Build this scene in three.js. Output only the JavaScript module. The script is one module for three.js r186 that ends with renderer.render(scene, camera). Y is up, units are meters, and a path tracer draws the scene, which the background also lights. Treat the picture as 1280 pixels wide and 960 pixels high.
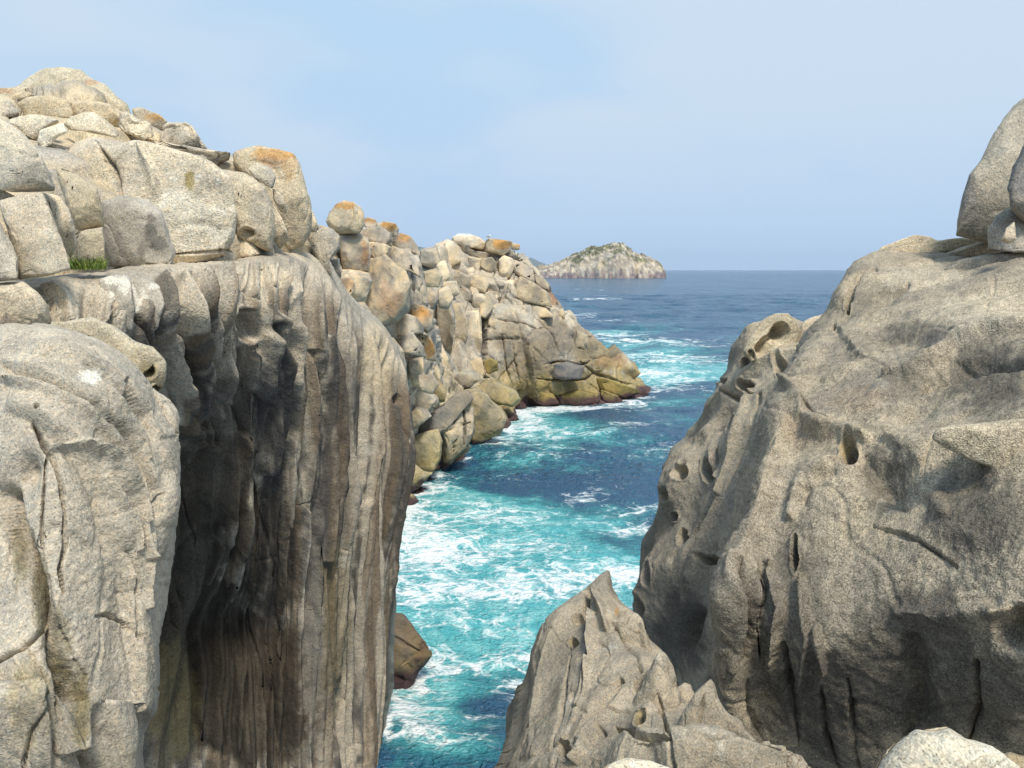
import * as THREE from 'three';

// ---------------------------------------------------------------- camera, sky, sun, exposure
const F = 965, CX = 640, CY = 480, EYE = 14, PITCH = Math.atan(143 / F);      // lens in photo pixels (1280 x 960), eye 14 m above the sea
const camera = new THREE.PerspectiveCamera(2 * Math.atan(480 / F) * 180 / Math.PI, 4 / 3, 0.1, 60000);
camera.position.set(0, EYE, 0);
camera.rotation.x = -PITCH;
camera.updateMatrixWorld();
const scene = new THREE.Scene();
const renderer = new THREE.WebGLRenderer({ antialias: true });
renderer.setSize(1024, 768);
renderer.toneMapping = THREE.LinearToneMapping;
renderer.toneMappingExposure = 1.14;
renderer.shadowMap.enabled = true;

const SUN = new THREE.Vector3(0.20, 0.84, 0.50).normalize();                  // high, behind the camera and a little to the right
const sun = new THREE.DirectionalLight(new THREE.Color().setRGB(1.0, 0.925, 0.81), 3.4);
sun.position.copy(SUN).multiplyScalar(200).add(new THREE.Vector3(0, 0, -40));
sun.target.position.set(0, 0, -40);
sun.castShadow = true; sun.shadow.radius = 24; sun.shadow.mapSize.set(4096, 4096);
Object.assign(sun.shadow.camera, { left: -70, right: 70, top: 70, bottom: -70, near: 1, far: 400 });
scene.add(sun, sun.target);

// ---------------------------------------------------------------- noise
function rng(seed) { let s = (seed * 2654435761) >>> 0 || 1; return () => { s ^= s << 13; s >>>= 0; s ^= s >>> 17; s ^= s << 5; s >>>= 0; return s / 4294967296; }; }
const PERM = new Uint8Array(512), GR = new Float32Array(256 * 3);
{ const r = rng(77), a = [...Array(256).keys()];
  for (let i = 255; i > 0; i--) { const j = Math.floor(r() * (i + 1)); [a[i], a[j]] = [a[j], a[i]]; }
  for (let i = 0; i < 512; i++) PERM[i] = a[i & 255];
  for (let i = 0; i < 256; i++) { const z = 2 * r() - 1, t = r() * 6.2832, q = Math.sqrt(1 - z * z); GR[3 * i] = q * Math.cos(t); GR[3 * i + 1] = q * Math.sin(t); GR[3 * i + 2] = z; } }
function noise(x, y, z) {
  const X = Math.floor(x), Y = Math.floor(y), Z = Math.floor(z); x -= X; y -= Y; z -= Z;
  const i = X & 255, j = Y & 255, k = Z & 255, u = x * x * x * (x * (x * 6 - 15) + 10), v = y * y * y * (y * (y * 6 - 15) + 10), w = z * z * z * (z * (z * 6 - 15) + 10);
  const A = PERM[i] + j, B = PERM[i + 1] + j, AA = PERM[A & 255] + k, AB = PERM[(A + 1) & 255] + k, BA = PERM[B & 255] + k, BB = PERM[(B + 1) & 255] + k;
  const g = (h, a, b, c) => { h = 3 * PERM[h & 255]; return GR[h] * a + GR[h + 1] * b + GR[h + 2] * c; };
  const n0 = g(AA, x, y, z), n1 = g(BA, x - 1, y, z), n2 = g(AB, x, y - 1, z), n3 = g(BB, x - 1, y - 1, z), n4 = g(AA + 1, x, y, z - 1), n5 = g(BA + 1, x - 1, y, z - 1), n6 = g(AB + 1, x, y - 1, z - 1), n7 = g(BB + 1, x - 1, y - 1, z - 1);
  const a = n0 + u * (n1 - n0), b = n2 + u * (n3 - n2), c = n4 + u * (n5 - n4), d = n6 + u * (n7 - n6), e = a + v * (b - a);
  return 1.6 * (e + w * (c + v * (d - c) - e));
}
function fbm(x, y, z, o = 4, gain = 0.5) { let s = 0, a = 1, t = 0; for (let i = 0; i < o; i++) { s += a * noise(x, y, z); t += a; a *= gain; x = x * 2.03 + 17.1; y = y * 2.03 + 5.3; z = z * 2.03 + 9.7; } return s / t; }
const ridge = (x, y, z) => 1 - Math.abs(noise(x, y, z)) * 2;
const sst = (a, b, x) => { x = Math.min(1, Math.max(0, (x - a) / (b - a))); return x * x * (3 - 2 * x); };
const mixc = (c, d, t) => { c[0] += (d[0] - c[0]) * t; c[1] += (d[1] - c[1]) * t; c[2] += (d[2] - c[2]) * t; };
const h3 = (i, j, k, s) => { let h = (Math.imul(i, 374761393) ^ Math.imul(j, 668265263) ^ Math.imul(k, 1274126177) ^ Math.imul(s, 974711)) >>> 0; h = Math.imul(h ^ (h >>> 13), 1274126177) >>> 0; return ((h ^ (h >>> 16)) >>> 0) / 4294967296; };
const vor = { f1: 0, f2: 0, id: 0 };
function voronoi(x, y, z) {                                                    // distances to the two nearest cell centres and the cell's own number
  const X = Math.floor(x), Y = Math.floor(y), Z = Math.floor(z); let f1 = 9, f2 = 9, id = 0;
  for (let a = -1; a < 2; a++) for (let b = -1; b < 2; b++) for (let c = -1; c < 2; c++) {
    const i = X + a, j = Y + b, k = Z + c, dx = i + h3(i, j, k, 1) - x, dy = j + h3(i, j, k, 2) - y, dz = k + h3(i, j, k, 3) - z, d = Math.sqrt(dx * dx + dy * dy + dz * dz);
    if (d < f1) { f2 = f1; f1 = d; id = h3(i, j, k, 4); } else if (d < f2) f2 = d;
  }
  vor.f1 = f1; vor.f2 = f2; vor.id = id; return f2 - f1;
}

// ---------------------------------------------------------------- the sky
{ const W = 1024, H = 512, data = new Float32Array(W * H * 4);
  for (let j = 0; j < H; j++) for (let i = 0; i < W; i++) {
    const el = ((j + 0.5) / H - 0.5) * Math.PI, az = ((i + 0.5) / W - 0.5) * 2 * Math.PI, x = Math.cos(el) * Math.cos(az), z = Math.cos(el) * Math.sin(az), y = Math.sin(el);
    const up = Math.max(0, y), c = [0.44, 0.59, 0.785];
    mixc(c, [0.43, 0.61, 0.80], sst(0, 0.30, up));
    mixc(c, [0.32, 0.51, 0.80], sst(0.40, 1, up));
    const s = 1 / (up + 0.16), veil = sst(-0.05, 0.55, fbm(x * s * 0.9 + 3, z * s * 0.9, 1.7, 4) * 1.1 + 0.26 + 0.32 * x) * sst(0.0, 0.22, up);
    mixc(c, [0.60, 0.68, 0.77], 0.62 * veil);
    const toSun = Math.max(0, x * SUN.x + y * SUN.y + z * SUN.z);
    const glow = 0.25 * Math.pow(toSun, 6) + 0.5 * Math.pow(toSun, 40);
    data.set([c[0] + glow, c[1] + glow * 0.95, c[2] + glow * 0.85, 1], 4 * (j * W + i));
  }
  const t = new THREE.DataTexture(data, W, H, THREE.RGBAFormat, THREE.FloatType);
  t.mapping = THREE.EquirectangularReflectionMapping; t.magFilter = t.minFilter = THREE.LinearFilter; t.needsUpdate = true;
  scene.background = t; scene.environment = t; }

// ---------------------------------------------------------------- photo pixels and places
const CP = Math.cos(PITCH), SP = Math.sin(PITCH);
function P(px, py, d) {                                                        // the point d metres north of the camera that is seen at a pixel
  const x = (px - CX) / F, y = (CY - py) / F, t = d / (CP + y * SP);
  return new THREE.Vector3(x * t, EYE + (y * CP - SP) * t, -d);
}
function onSea(px, py) { const y = (CY - py) / F, k = EYE / (SP - y * CP); return P(px, py, k * (CP + y * SP)); }
const pj = [0, 0, 0];
function proj(x, y, z) { y -= EYE; const f = -z * CP - y * SP, u = y * CP - z * SP; pj[0] = CX + F * x / f; pj[1] = CY - F * u / f; pj[2] = f; return pj; }

// ---------------------------------------------------------------- rock textures: mineral grain, with its relief
function pnoise(x, y, per, s) {                                                // value noise that repeats after per cells
  const X = Math.floor(x), Y = Math.floor(y), u = x - X, v = y - Y, a = u * u * (3 - 2 * u), b = v * v * (3 - 2 * v), m = (q) => ((q % per) + per) % per;
  const p = h3(m(X), m(Y), 0, s), q = h3(m(X + 1), m(Y), 0, s), r = h3(m(X), m(Y + 1), 0, s), t = h3(m(X + 1), m(Y + 1), 0, s);
  return p + a * (q - p) + b * (r - p + a * (p - q - r + t));
}
function pfbm(u, v, per, o, s) { let a = 0.5, r = 0, t = 0; for (let i = 0; i < o; i++) { r += a * pnoise(u * per, v * per, per, s + i); t += a; a *= 0.55; per *= 2; } return r / t; }
function dataTex(n, fn, srgb) {
  const d = new Uint8Array(n * n * 4), o = [0, 0, 0];
  for (let j = 0; j < n; j++) for (let i = 0; i < n; i++) { fn((i + 0.5) / n, (j + 0.5) / n, o, i, j); for (let k = 0; k < 3; k++) d[4 * (j * n + i) + k] = Math.max(0, Math.min(255, 255 * (srgb ? Math.pow(Math.max(0, o[k]), 1 / 2.2) : o[k]))); d[4 * (j * n + i) + 3] = 255; }
  const t = new THREE.DataTexture(d, n, n); t.wrapS = t.wrapT = THREE.RepeatWrapping; t.magFilter = THREE.LinearFilter; t.minFilter = THREE.LinearMipmapLinearFilter; t.generateMipmaps = true;
  if (srgb) t.colorSpace = THREE.SRGBColorSpace; t.needsUpdate = true; return t;
}
const MEAN = 0.62;                                                             // average of the grain maps; vertex colours are divided by it
const grainMap = dataTex(1024, (u, v, o) => {
  const a = pnoise(u * 300, v * 300, 300, 1), b = pnoise(u * 170, v * 170, 170, 2), c = pnoise(u * 80, v * 80, 80, 3), m = pfbm(u, v, 10, 3, 40);
  let g = 0.63 + 0.30 * (b - 0.5) + 0.24 * (a - 0.5) + 0.14 * (c - 0.5) + 0.30 * (m - 0.5);
  if (b > 0.84) g += 0.12; if (a * 0.6 + b * 0.4 < 0.22) g -= 0.16;
  g = Math.max(0.10, Math.min(1, g)); const w = (c - 0.5) * 0.10;
  o[0] = g * (1 + w); o[1] = g; o[2] = g * (1 - w - 0.02);
}, true);
const grainBump = dataTex(1024, (u, v, o) => {
  const g = 0.62 * pfbm(u, v, 18, 5, 11) + 0.20 * pnoise(u * 170, v * 170, 170, 2) + 0.12 * pnoise(u * 80, v * 80, 80, 3);
  o[0] = o[1] = o[2] = g;
}, false);
const coarseMap = dataTex(1024, (u, v, o) => {                                // weathered granite: crystals standing out between dark lichen
  const a = pnoise(u * 260, v * 260, 260, 21), b = pnoise(u * 130, v * 130, 130, 22), m = pfbm(u, v, 12, 5, 45), k = pfbm(u, v, 40, 3, 47);
  let g = 0.63 + 0.46 * (b - 0.5) + 0.42 * (a - 0.5) + 0.45 * (m - 0.5) + 0.25 * (k - 0.5); if (b > 0.82) g += 0.18; if (a < 0.18) g -= 0.18;
  g = Math.max(0.07, Math.min(1, g)); o[0] = g; o[1] = g; o[2] = g * 0.98;
}, true);
const coarseBump = dataTex(1024, (u, v, o) => { o[0] = o[1] = o[2] = 0.55 * pfbm(u, v, 16, 5, 33) + 0.32 * pnoise(u * 130, v * 130, 130, 22) + 0.12 * pnoise(u * 260, v * 260, 260, 21); }, false);
const roughMap = dataTex(512, (u, v, o) => {                                  // for rock further off: stains and cracks a hand wide
  const m = pfbm(u, v, 7, 6, 60), s = pfbm(u + 0.1 * m, v + 0.2 * m, 16, 5, 71), f = pnoise(u * 330, v * 330, 330, 9);
  let g = 0.62 + 0.55 * (m - 0.5) + 0.55 * (s - 0.5) + 0.22 * (f - 0.5);
  g = Math.max(0.08, Math.min(1, g)); const w = (s - 0.5) * 0.35;
  o[0] = g * (1 + w); o[1] = g * (1 + 0.3 * w); o[2] = g * (1 - w);
}, true);
const roughBump = dataTex(512, (u, v, o) => {
  o[0] = o[1] = o[2] = pfbm(u, v, 14, 6, 61);
}, false);
function rockMat(map, bump, tile, bs, rough = 0.93) {
  const a = map.clone(), b = bump.clone(); a.repeat.set(1 / tile, 1 / tile); b.repeat.set(1 / tile, 1 / tile); a.needsUpdate = b.needsUpdate = true;
  return new THREE.MeshStandardMaterial({ map: a, bumpMap: b, bumpScale: bs, roughness: rough, vertexColors: true, side: THREE.DoubleSide });
}
const M = {
  dome: rockMat(coarseMap, coarseBump, 1.25, 0.017), near: rockMat(grainMap, grainBump, 1.5, 0.014), mid: rockMat(grainMap, grainBump, 2.6, 0.03),
  far: rockMat(roughMap, roughBump, 7, 0.10), vfar: rockMat(roughMap, roughBump, 16, 0.22), isle: rockMat(roughMap, roughBump, 120, 2.0),
};

// ---------------------------------------------------------------- naming
const taken = {};
function numbered(n) { const k = taken[n] = (taken[n] ?? -1) + 1; return k ? n + '_' + String(k).padStart(3, '0') : n; }
function put(mesh, name, parent, u) {
  mesh.name = parent === scene ? numbered(name) : name; mesh.castShadow = mesh.receiveShadow = true;
  if (u) Object.assign(mesh.userData, u); parent.add(mesh); return mesh;
}
const S = (label, category) => ({ label, category, kind: 'structure' });

// ---------------------------------------------------------------- relief features traced on a surface: grooves, ridges, hollows
// [kind, width px, depth m, [x, y, x, y, ...]] for lines; ['pit', rx, ry, depth, x, y, tilt] for hollows
function reliefAt(feats, px, py, t, p) {
  let s = 0;
  for (const f of feats) {
    if (px < f.x0 || px > f.x1 || py < f.y0 || py > f.y1 || Math.abs(t - f.t) > f.tol) continue;
    if (f.rx) {
      const wob = 1 + 0.22 * noise(p.x * f.nf, p.y * f.nf, p.z * f.nf), c = Math.cos(f.a), q = Math.sin(f.a), dx = px - f.cx, dy = py - f.cy;
      const r = Math.hypot((dx * c + dy * q) / f.rx, (-dx * q + dy * c) / f.ry) * wob;
      if (f.k === 'bowl') { if (r < 2.2) s -= f.dep * Math.exp(-r * r * 1.3); } else if (f.k === 'cave') { if (r < 1.6) { const t = sst(-0.2, 0.7, (-dx * q + dy * c) / f.ry); s -= f.dep * ((1 - t) * (1 - sst(0.6, 1.0, r)) + t * (1 - sst(-0.1, 1.3, r))); } } else if (r < 1.9) s += -f.dep * (1 - sst(0.55, 1.05, r)) + 0.07 * f.dep * Math.exp(-((r - 1.2) ** 2) / 0.04);
      continue;
    }
    let best = 1e9, al = 0, side = 1;
    for (let i = 0; i + 3 < f.p.length; i += 2) {
      const ax = f.p[i], ay = f.p[i + 1], bx = f.p[i + 2] - ax, by = f.p[i + 3] - ay, l = bx * bx + by * by || 1, u = Math.max(0, Math.min(1, ((px - ax) * bx + (py - ay) * by) / l)), d = Math.hypot(px - ax - u * bx, py - ay - u * by);
      if (d < best) { best = d; side = bx * (py - ay) - by * (px - ax) > 0 ? 1 : -1; al = (i / 2 + u) / (f.p.length / 2 - 1); }
    }
    const w = f.w * (1 + 0.45 * noise(p.x * f.nf, p.y * f.nf, p.z * f.nf)) * (f.even ? 1 : 0.35 + 0.65 * Math.sin(Math.PI * Math.min(0.97, Math.max(0.03, al)))), q = best / w;
    if (f.k === 'step') { const sd = side * best, e = Math.sin(Math.PI * Math.min(1, Math.max(0, al))) ** 0.5; s += f.dep * e * sst(-0.9 * f.w, 0.9 * f.w, sd) * Math.exp(-Math.max(0, sd) / (7 * f.w)) - 0.25 * f.dep * e * Math.exp(-(((sd + 0.8 * f.w) / (0.7 * f.w)) ** 2)); continue; }
    if (f.k === 'grit') { if (q < 2) s += f.dep * Math.exp(-q * q) * (noise(p.x * 17, p.y * 17, p.z * 17) + 0.6 * noise(p.x * 37, p.y * 37, p.z * 37)); continue; }
    if (q < 3) s += f.dep * (f.k === 'ridge' ? 1 : -1) * Math.exp(-q * q * 1.2);
  }
  return s;
}
function prepFeats(list, probe) {
  return list.map((f) => {
    if (f[0] === 'pit' || f[0] === 'bowl' || f[0] === 'cave') { const [k, rx, ry, dep, cx, cy, a = 0] = f, t = probe(cx, cy), R = 2 * Math.max(rx, ry); return { k, rx, ry, dep, cx, cy, a, t, tol: 0.22 * t + 0.5, nf: F / t / Math.max(rx, ry) * 0.9, x0: cx - R, x1: cx + R, y0: cy - R, y1: cy + R }; }
    const [k, w, dep, p] = f, E = k === 'step' ? 24 : 4, xs = p.filter((_, i) => !(i & 1)), ys = p.filter((_, i) => i & 1), h = Math.floor(p.length / 4) * 2, t = probe(p[h], p[h + 1]);
    return { k: k.replace('+', ''), even: k.endsWith('+'), w, dep, p, t, tol: 0.25 * t + 0.6, nf: F / t / 45, x0: Math.min(...xs) - E * w, x1: Math.max(...xs) + E * w, y0: Math.min(...ys) - E * w, y1: Math.max(...ys) + E * w };
  });
}
// uv in metres: every triangle takes the world plane that it faces most
function finish(pos, idx, col, mat) {
  const nv = pos.length / 3, geo = new THREE.BufferGeometry(); geo.setAttribute('position', new THREE.BufferAttribute(pos, 3)); geo.setIndex(new THREE.BufferAttribute(idx, 1)); geo.computeVertexNormals();
  const nor = geo.attributes.normal.array, map = new Int32Array(nv * 3).fill(-1), src = [], ax = [], out = new Uint32Array(idx.length);
  for (let t = 0; t < idx.length; t += 3) {
    const a = idx[t] * 3, b = idx[t + 1] * 3, c = idx[t + 2] * 3, x = Math.abs(nor[a] + nor[b] + nor[c]), y = Math.abs(nor[a + 1] + nor[b + 1] + nor[c + 1]) * 0.9, z = Math.abs(nor[a + 2] + nor[b + 2] + nor[c + 2]), m = x > y && x > z ? 0 : y > z ? 1 : 2;
    for (let k = 0; k < 3; k++) { const key = idx[t + k] * 3 + m; if (map[key] < 0) { map[key] = src.length; src.push(idx[t + k]); ax.push(m); } out[t + k] = map[key]; }
  }
  const n = src.length, p2 = new Float32Array(3 * n), n2 = new Float32Array(3 * n), c2 = new Float32Array(3 * n), uv = new Float32Array(2 * n);
  for (let i = 0; i < n; i++) { const s = 3 * src[i]; for (let k = 0; k < 3; k++) { p2[3 * i + k] = pos[s + k]; n2[3 * i + k] = nor[s + k]; c2[3 * i + k] = col[s + k]; }
    const w = ax[i]; uv[2 * i] = w === 0 ? -pos[s + 2] + 3.7 : pos[s]; uv[2 * i + 1] = w === 1 ? -pos[s + 2] : pos[s + 1]; }
  const g = new THREE.BufferGeometry(); g.setAttribute('position', new THREE.BufferAttribute(p2, 3)); g.setAttribute('normal', new THREE.BufferAttribute(n2, 3)); g.setAttribute('color', new THREE.BufferAttribute(c2, 3)); g.setAttribute('uv', new THREE.BufferAttribute(uv, 2)); g.setIndex(new THREE.BufferAttribute(out, 1));
  return new THREE.Mesh(g, mat);
}
function colours(pos, color, us, vs) {
  const col = new Float32Array(pos.length), c = [0, 0, 0], p = new THREE.Vector3();
  for (let i = 0; i < pos.length; i += 3) { p.set(pos[i], pos[i + 1], pos[i + 2]); const q = proj(p.x, p.y, p.z); const k = i / 3; color(p, c, q[0], q[1], q[2], us ? us[k % us.length] : 0, us ? vs[Math.floor(k / us.length)] : 0); col[i] = c[0] / MEAN; col[i + 1] = c[1] / MEAN; col[i + 2] = c[2] / MEAN; }
  return col;
}
// a large rock face: a smooth surface through control points, then relief along its normals in two passes (coarse, fine)
function sheet({ rows, segU, segV, coarse, fine, feats = [], color, mat }) {
  const nr = rows.length, nc = rows[0].length, us = [], vs = [];
  for (let i = 0; i < nc - 1; i++) for (let k = 0; k < segU[i]; k++) us.push(i + k / segU[i]); us.push(nc - 1);
  for (let i = 0; i < nr - 1; i++) for (let k = 0; k < segV[i]; k++) vs.push(i + k / segV[i]); vs.push(nr - 1);
  const U = us.length, V = vs.length, pos = new Float32Array(U * V * 3), w = (t) => [(-t + 2 * t * t - t * t * t) / 2, (2 - 5 * t * t + 3 * t * t * t) / 2, (t + 4 * t * t - 3 * t * t * t) / 2, (t * t * t - t * t) / 2];
  const G = (r, c) => rows[Math.max(0, Math.min(nr - 1, r))][Math.max(0, Math.min(nc - 1, c))];
  for (let b = 0; b < V; b++) { const j = Math.min(nr - 2, Math.floor(vs[b])), wv = w(vs[b] - j);
    for (let a = 0; a < U; a++) { const i = Math.min(nc - 2, Math.floor(us[a])), wu = w(us[a] - i); let x = 0, y = 0, z = 0;
      for (let r = 0; r < 4; r++) for (let c = 0; c < 4; c++) { const k = wv[r] * wu[c], g = G(j - 1 + r, i - 1 + c); x += k * g.x; y += k * g.y; z += k * g.z; }
      const o = 3 * (b * U + a); pos[o] = x; pos[o + 1] = y; pos[o + 2] = z; } }
  const idx = new Uint32Array((U - 1) * (V - 1) * 6); let q = 0;
  for (let b = 0; b < V - 1; b++) for (let a = 0; a < U - 1; a++) { const s = b * U + a; idx.set([s, s + U, s + 1, s + 1, s + U, s + U + 1], q); q += 6; }
  const g = new THREE.BufferGeometry(); g.setAttribute('position', new THREE.BufferAttribute(pos, 3)); g.setIndex(new THREE.BufferAttribute(idx, 1));
  const normals = () => { g.computeVertexNormals(); return g.attributes.normal.array; };
  let nor = normals(), facing = 0; const n = U * V, pr = new Float32Array(3 * n), p = new THREE.Vector3();
  for (let i = 0; i < n; i++) { const o = 3 * i, s = proj(pos[o], pos[o + 1], pos[o + 2]); pr.set(s, o); facing += nor[o] * -pos[o] + nor[o + 1] * (EYE - pos[o + 1]) + nor[o + 2] * -pos[o + 2] > 0 ? 1 : -1; }
  if (facing < 0) for (let i = 0; i < idx.length; i += 3) { const t = idx[i]; idx[i] = idx[i + 1]; idx[i + 1] = t; }
  const probe = (x, y) => { let b = 1e9, t = 10; for (let i = 0; i < n; i++) { const d = (pr[3 * i] - x) ** 2 + (pr[3 * i + 1] - y) ** 2; if (d < b - 0.3 || (d < b + 4 && pr[3 * i + 2] < t - 0.3)) { b = Math.min(b, d); t = pr[3 * i + 2]; } } return t; };
  const fs = prepFeats(feats, probe);
  for (const pass of [0, 1]) {
    nor = normals().slice();
    for (let b = 0; b < V; b++) for (let a = 0; a < U; a++) { const i = b * U + a, o = 3 * i; p.set(pos[o], pos[o + 1], pos[o + 2]);
      const d = pass ? fine(p, us[a], vs[b], pr[o], pr[o + 1]) : coarse(p, us[a], vs[b], pr[o], pr[o + 1]) + (fs.length ? reliefAt(fs, pr[o], pr[o + 1], pr[o + 2], p) : 0);
      pos[o] += nor[o] * d; pos[o + 1] += nor[o + 1] * d; pos[o + 2] += nor[o + 2] * d; }
  }
  return finish(pos, idx, colours(pos, color, us, vs), mat);
}
// a boulder or block: a solid whose outline is traced, with its own depth, flattened by joint planes and roughened
function boulder(flat, d, o = {}) {
  const n0 = flat.length / 2; let cx = 0, cy = 0, A = 0;
  for (let i = 0; i < n0; i++) { const x = flat[2 * i], y = flat[2 * i + 1], j = (i + 1) % n0, k = x * flat[2 * j + 1] - flat[2 * j] * y; A += k; cx += (x + flat[2 * j]) * k; cy += (y + flat[2 * j + 1]) * k; }
  cx /= 3 * A; cy /= 3 * A; A = Math.abs(A / 2);
  const N = 512, R = new Float32Array(N), R2 = new Float32Array(N);
  for (let i = 0; i < N; i++) { const t = i / N * 2 * Math.PI, dx = Math.cos(t), dy = -Math.sin(t); let best = 0;
    for (let k = 0; k < n0; k++) { const ax = flat[2 * k] - cx, ay = flat[2 * k + 1] - cy, m = (k + 1) % n0, bx = flat[2 * m] - cx - ax, by = flat[2 * m + 1] - cy - ay, det = bx * dy - by * dx; if (Math.abs(det) < 1e-9) continue;
      const s = (ay * dx - ax * dy) / det, q = (ax * by - ay * bx) / -det; if (s >= -1e-6 && s <= 1 + 1e-6 && q > best) best = q; }
    R[i] = best || Math.sqrt(A / Math.PI); }
  const sm = o.soft ?? 5; for (let i = 0; i < N; i++) { let s = 0, w = 0; for (let k = -sm; k <= sm; k++) { const e = sm + 1 - Math.abs(k); s += e * R[(i + k + N) % N]; w += e; } R2[i] = s / w; }
  const C = P(cx, cy, d), dist = C.distanceTo(camera.position), sc = proj(C.x, C.y, C.z)[2] / F, mean = Math.sqrt(A / Math.PI) * sc, D = (o.thick ?? 0.95) * mean;
  const fw = camera.position.clone().sub(C).normalize(), rt = new THREE.Vector3(1, 0, 0), up = new THREE.Vector3(0, CP, -SP), r = rng(Math.round(o.seed ?? flat[0] * 13 + flat[1] * 7 + 991));
  for (let i = 0; i < 8; i++) r();
  const size = Math.sqrt(A), m = Math.round(Math.max(9, Math.min(o.max ?? 84, size * (o.res ?? 0.62)))), e = o.round ?? 0.62, cuts = [];
  for (let i = 0; i < (o.cuts ?? 7); i++) { const z = 0.25 + 0.75 * r(), t = r() * 6.283, q = Math.sqrt(1 - z * z); cuts.push([q * Math.cos(t), q * Math.sin(t), z, (o.cutAt ?? 0.52) + 0.30 * r()]); }
  const tx = (r() - 0.5) * (o.tilt ?? 0), ty = (r() - 0.5) * (o.tilt ?? 0), grow = o.grow ?? 1;
  const pos = [], idx = [], seen = new Map(), L = new THREE.Vector3(), so = r() * 50;
  const vert = (x, y, z) => {
    const key = x + ',' + y + ',' + z; if (seen.has(key)) return seen.get(key);
    L.set(Math.tan(x / m * 0.7854), Math.tan(y / m * 0.7854), Math.tan(z / m * 0.7854)).normalize();
    const c = Math.hypot(L.x, L.y), th = ((Math.atan2(L.y, L.x) / 6.2831853 + 1) % 1) * N, i = Math.floor(th), rad = (R2[i % N] + (R2[(i + 1) % N] - R2[i % N]) * (th - i)) * sc * grow;
    let a = Math.pow(c, e) * rad, b = Math.sign(L.z) * Math.pow(Math.abs(L.z), e) * D, X = c > 1e-6 ? L.x / c * a : 0, Y = c > 1e-6 ? L.y / c * a : 0, Z = b;
    Z += (tx * X + ty * Y) * (Z > 0 ? 1 : 0.2);
    for (const q of cuts) { const k = (q[0] * X + q[1] * Y) / mean + q[2] * Z / D - q[3]; if (k > 0) { const f = k * (o.crisp ?? 0.82); Z -= f * D * q[2]; X -= f * mean * q[0] * 0.35; Y -= f * mean * q[1] * 0.35; } }
    const id = pos.length / 3; pos.push(C.x + rt.x * X + up.x * Y + fw.x * Z, C.y + rt.y * X + up.y * Y + fw.y * Z, C.z + rt.z * X + up.z * Y + fw.z * Z); seen.set(key, id); return id; };
  const quad = (a, b, c, d2) => idx.push(a, b, c, a, c, d2);
  for (let i = -m; i < m; i += 2) for (let j = -m; j < m; j += 2) {
    quad(vert(i, j, m), vert(i + 2, j, m), vert(i + 2, j + 2, m), vert(i, j + 2, m)); quad(vert(i, j + 2, -m), vert(i + 2, j + 2, -m), vert(i + 2, j, -m), vert(i, j, -m));
    quad(vert(m, i, j + 2), vert(m, i, j), vert(m, i + 2, j), vert(m, i + 2, j + 2)); quad(vert(-m, i, j), vert(-m, i, j + 2), vert(-m, i + 2, j + 2), vert(-m, i + 2, j));
    quad(vert(i, m, j + 2), vert(i + 2, m, j + 2), vert(i + 2, m, j), vert(i, m, j)); quad(vert(i, -m, j), vert(i + 2, -m, j), vert(i + 2, -m, j + 2), vert(i, -m, j + 2));
  }
  const ps = new Float32Array(pos), ix = new Uint32Array(idx), g = new THREE.BufferGeometry(); g.setAttribute('position', new THREE.BufferAttribute(ps, 3)); g.setIndex(new THREE.BufferAttribute(ix, 1));
  const p = new THREE.Vector3(), fs = o.feats ? prepFeats(o.feats, () => dist - D * 0.8) : [], k1 = 1 / mean, rough = o.rough ?? 1; for (const f of fs) f.tol = D * 2 + 0.5;
  for (const pass of [0, 1]) { g.computeVertexNormals(); const nor = g.attributes.normal.array.slice();
    for (let i = 0; i < ps.length; i += 3) { p.set(ps[i], ps[i + 1], ps[i + 2]); let s;
      if (!pass) { s = mean * rough * 0.085 * fbm(p.x * k1 * 0.9 + so, p.y * k1 * 0.9, p.z * k1 * 0.9, 3);
        if (o.crack) { const v = voronoi(p.x * k1 * o.crack + so, p.y * k1 * o.crack * 0.8, p.z * k1 * o.crack); s += mean * (0.10 * (vor.id - 0.5) - 0.13 * Math.exp(-v * v / 0.004)); }
        if (fs.length) { const q = proj(p.x, p.y, p.z); if ((camera.position.x - p.x) * nor[i] + (EYE - p.y) * nor[i + 1] - p.z * nor[i + 2] > 0) s += reliefAt(fs, q[0], q[1], q[2], p); } }
      else s = mean * rough * (0.022 * fbm(p.x * k1 * 4 + so, p.y * k1 * 4, p.z * k1 * 4, 4) - 0.02 * sst(0.82, 0.98, ridge(p.x * k1 * 1.6 + so, p.y * k1 * 1.1, p.z * k1 * 1.6)));
      ps[i] += nor[i] * s; ps[i + 1] += nor[i + 1] * s; ps[i + 2] += nor[i + 2] * s; } }
  return finish(ps, ix, colours(ps, o.color), o.mat);
}

// ---------------------------------------------------------------- rock colours (linear base colours of the stone and of what grows on it)
const K = { tan: [0.53, 0.43, 0.28], pale: [0.63, 0.54, 0.395], grey: [0.36, 0.325, 0.27], dgrey: [0.17, 0.16, 0.145], black: [0.045, 0.043, 0.042], white: [0.72, 0.69, 0.60], orange: [0.46, 0.235, 0.055], rust: [0.34, 0.18, 0.085], ochre: [0.27, 0.205, 0.065], olive: [0.15, 0.125, 0.06], brown: [0.13, 0.095, 0.062], wine: [0.060, 0.028, 0.034], green: [0.10, 0.14, 0.04] };
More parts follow.
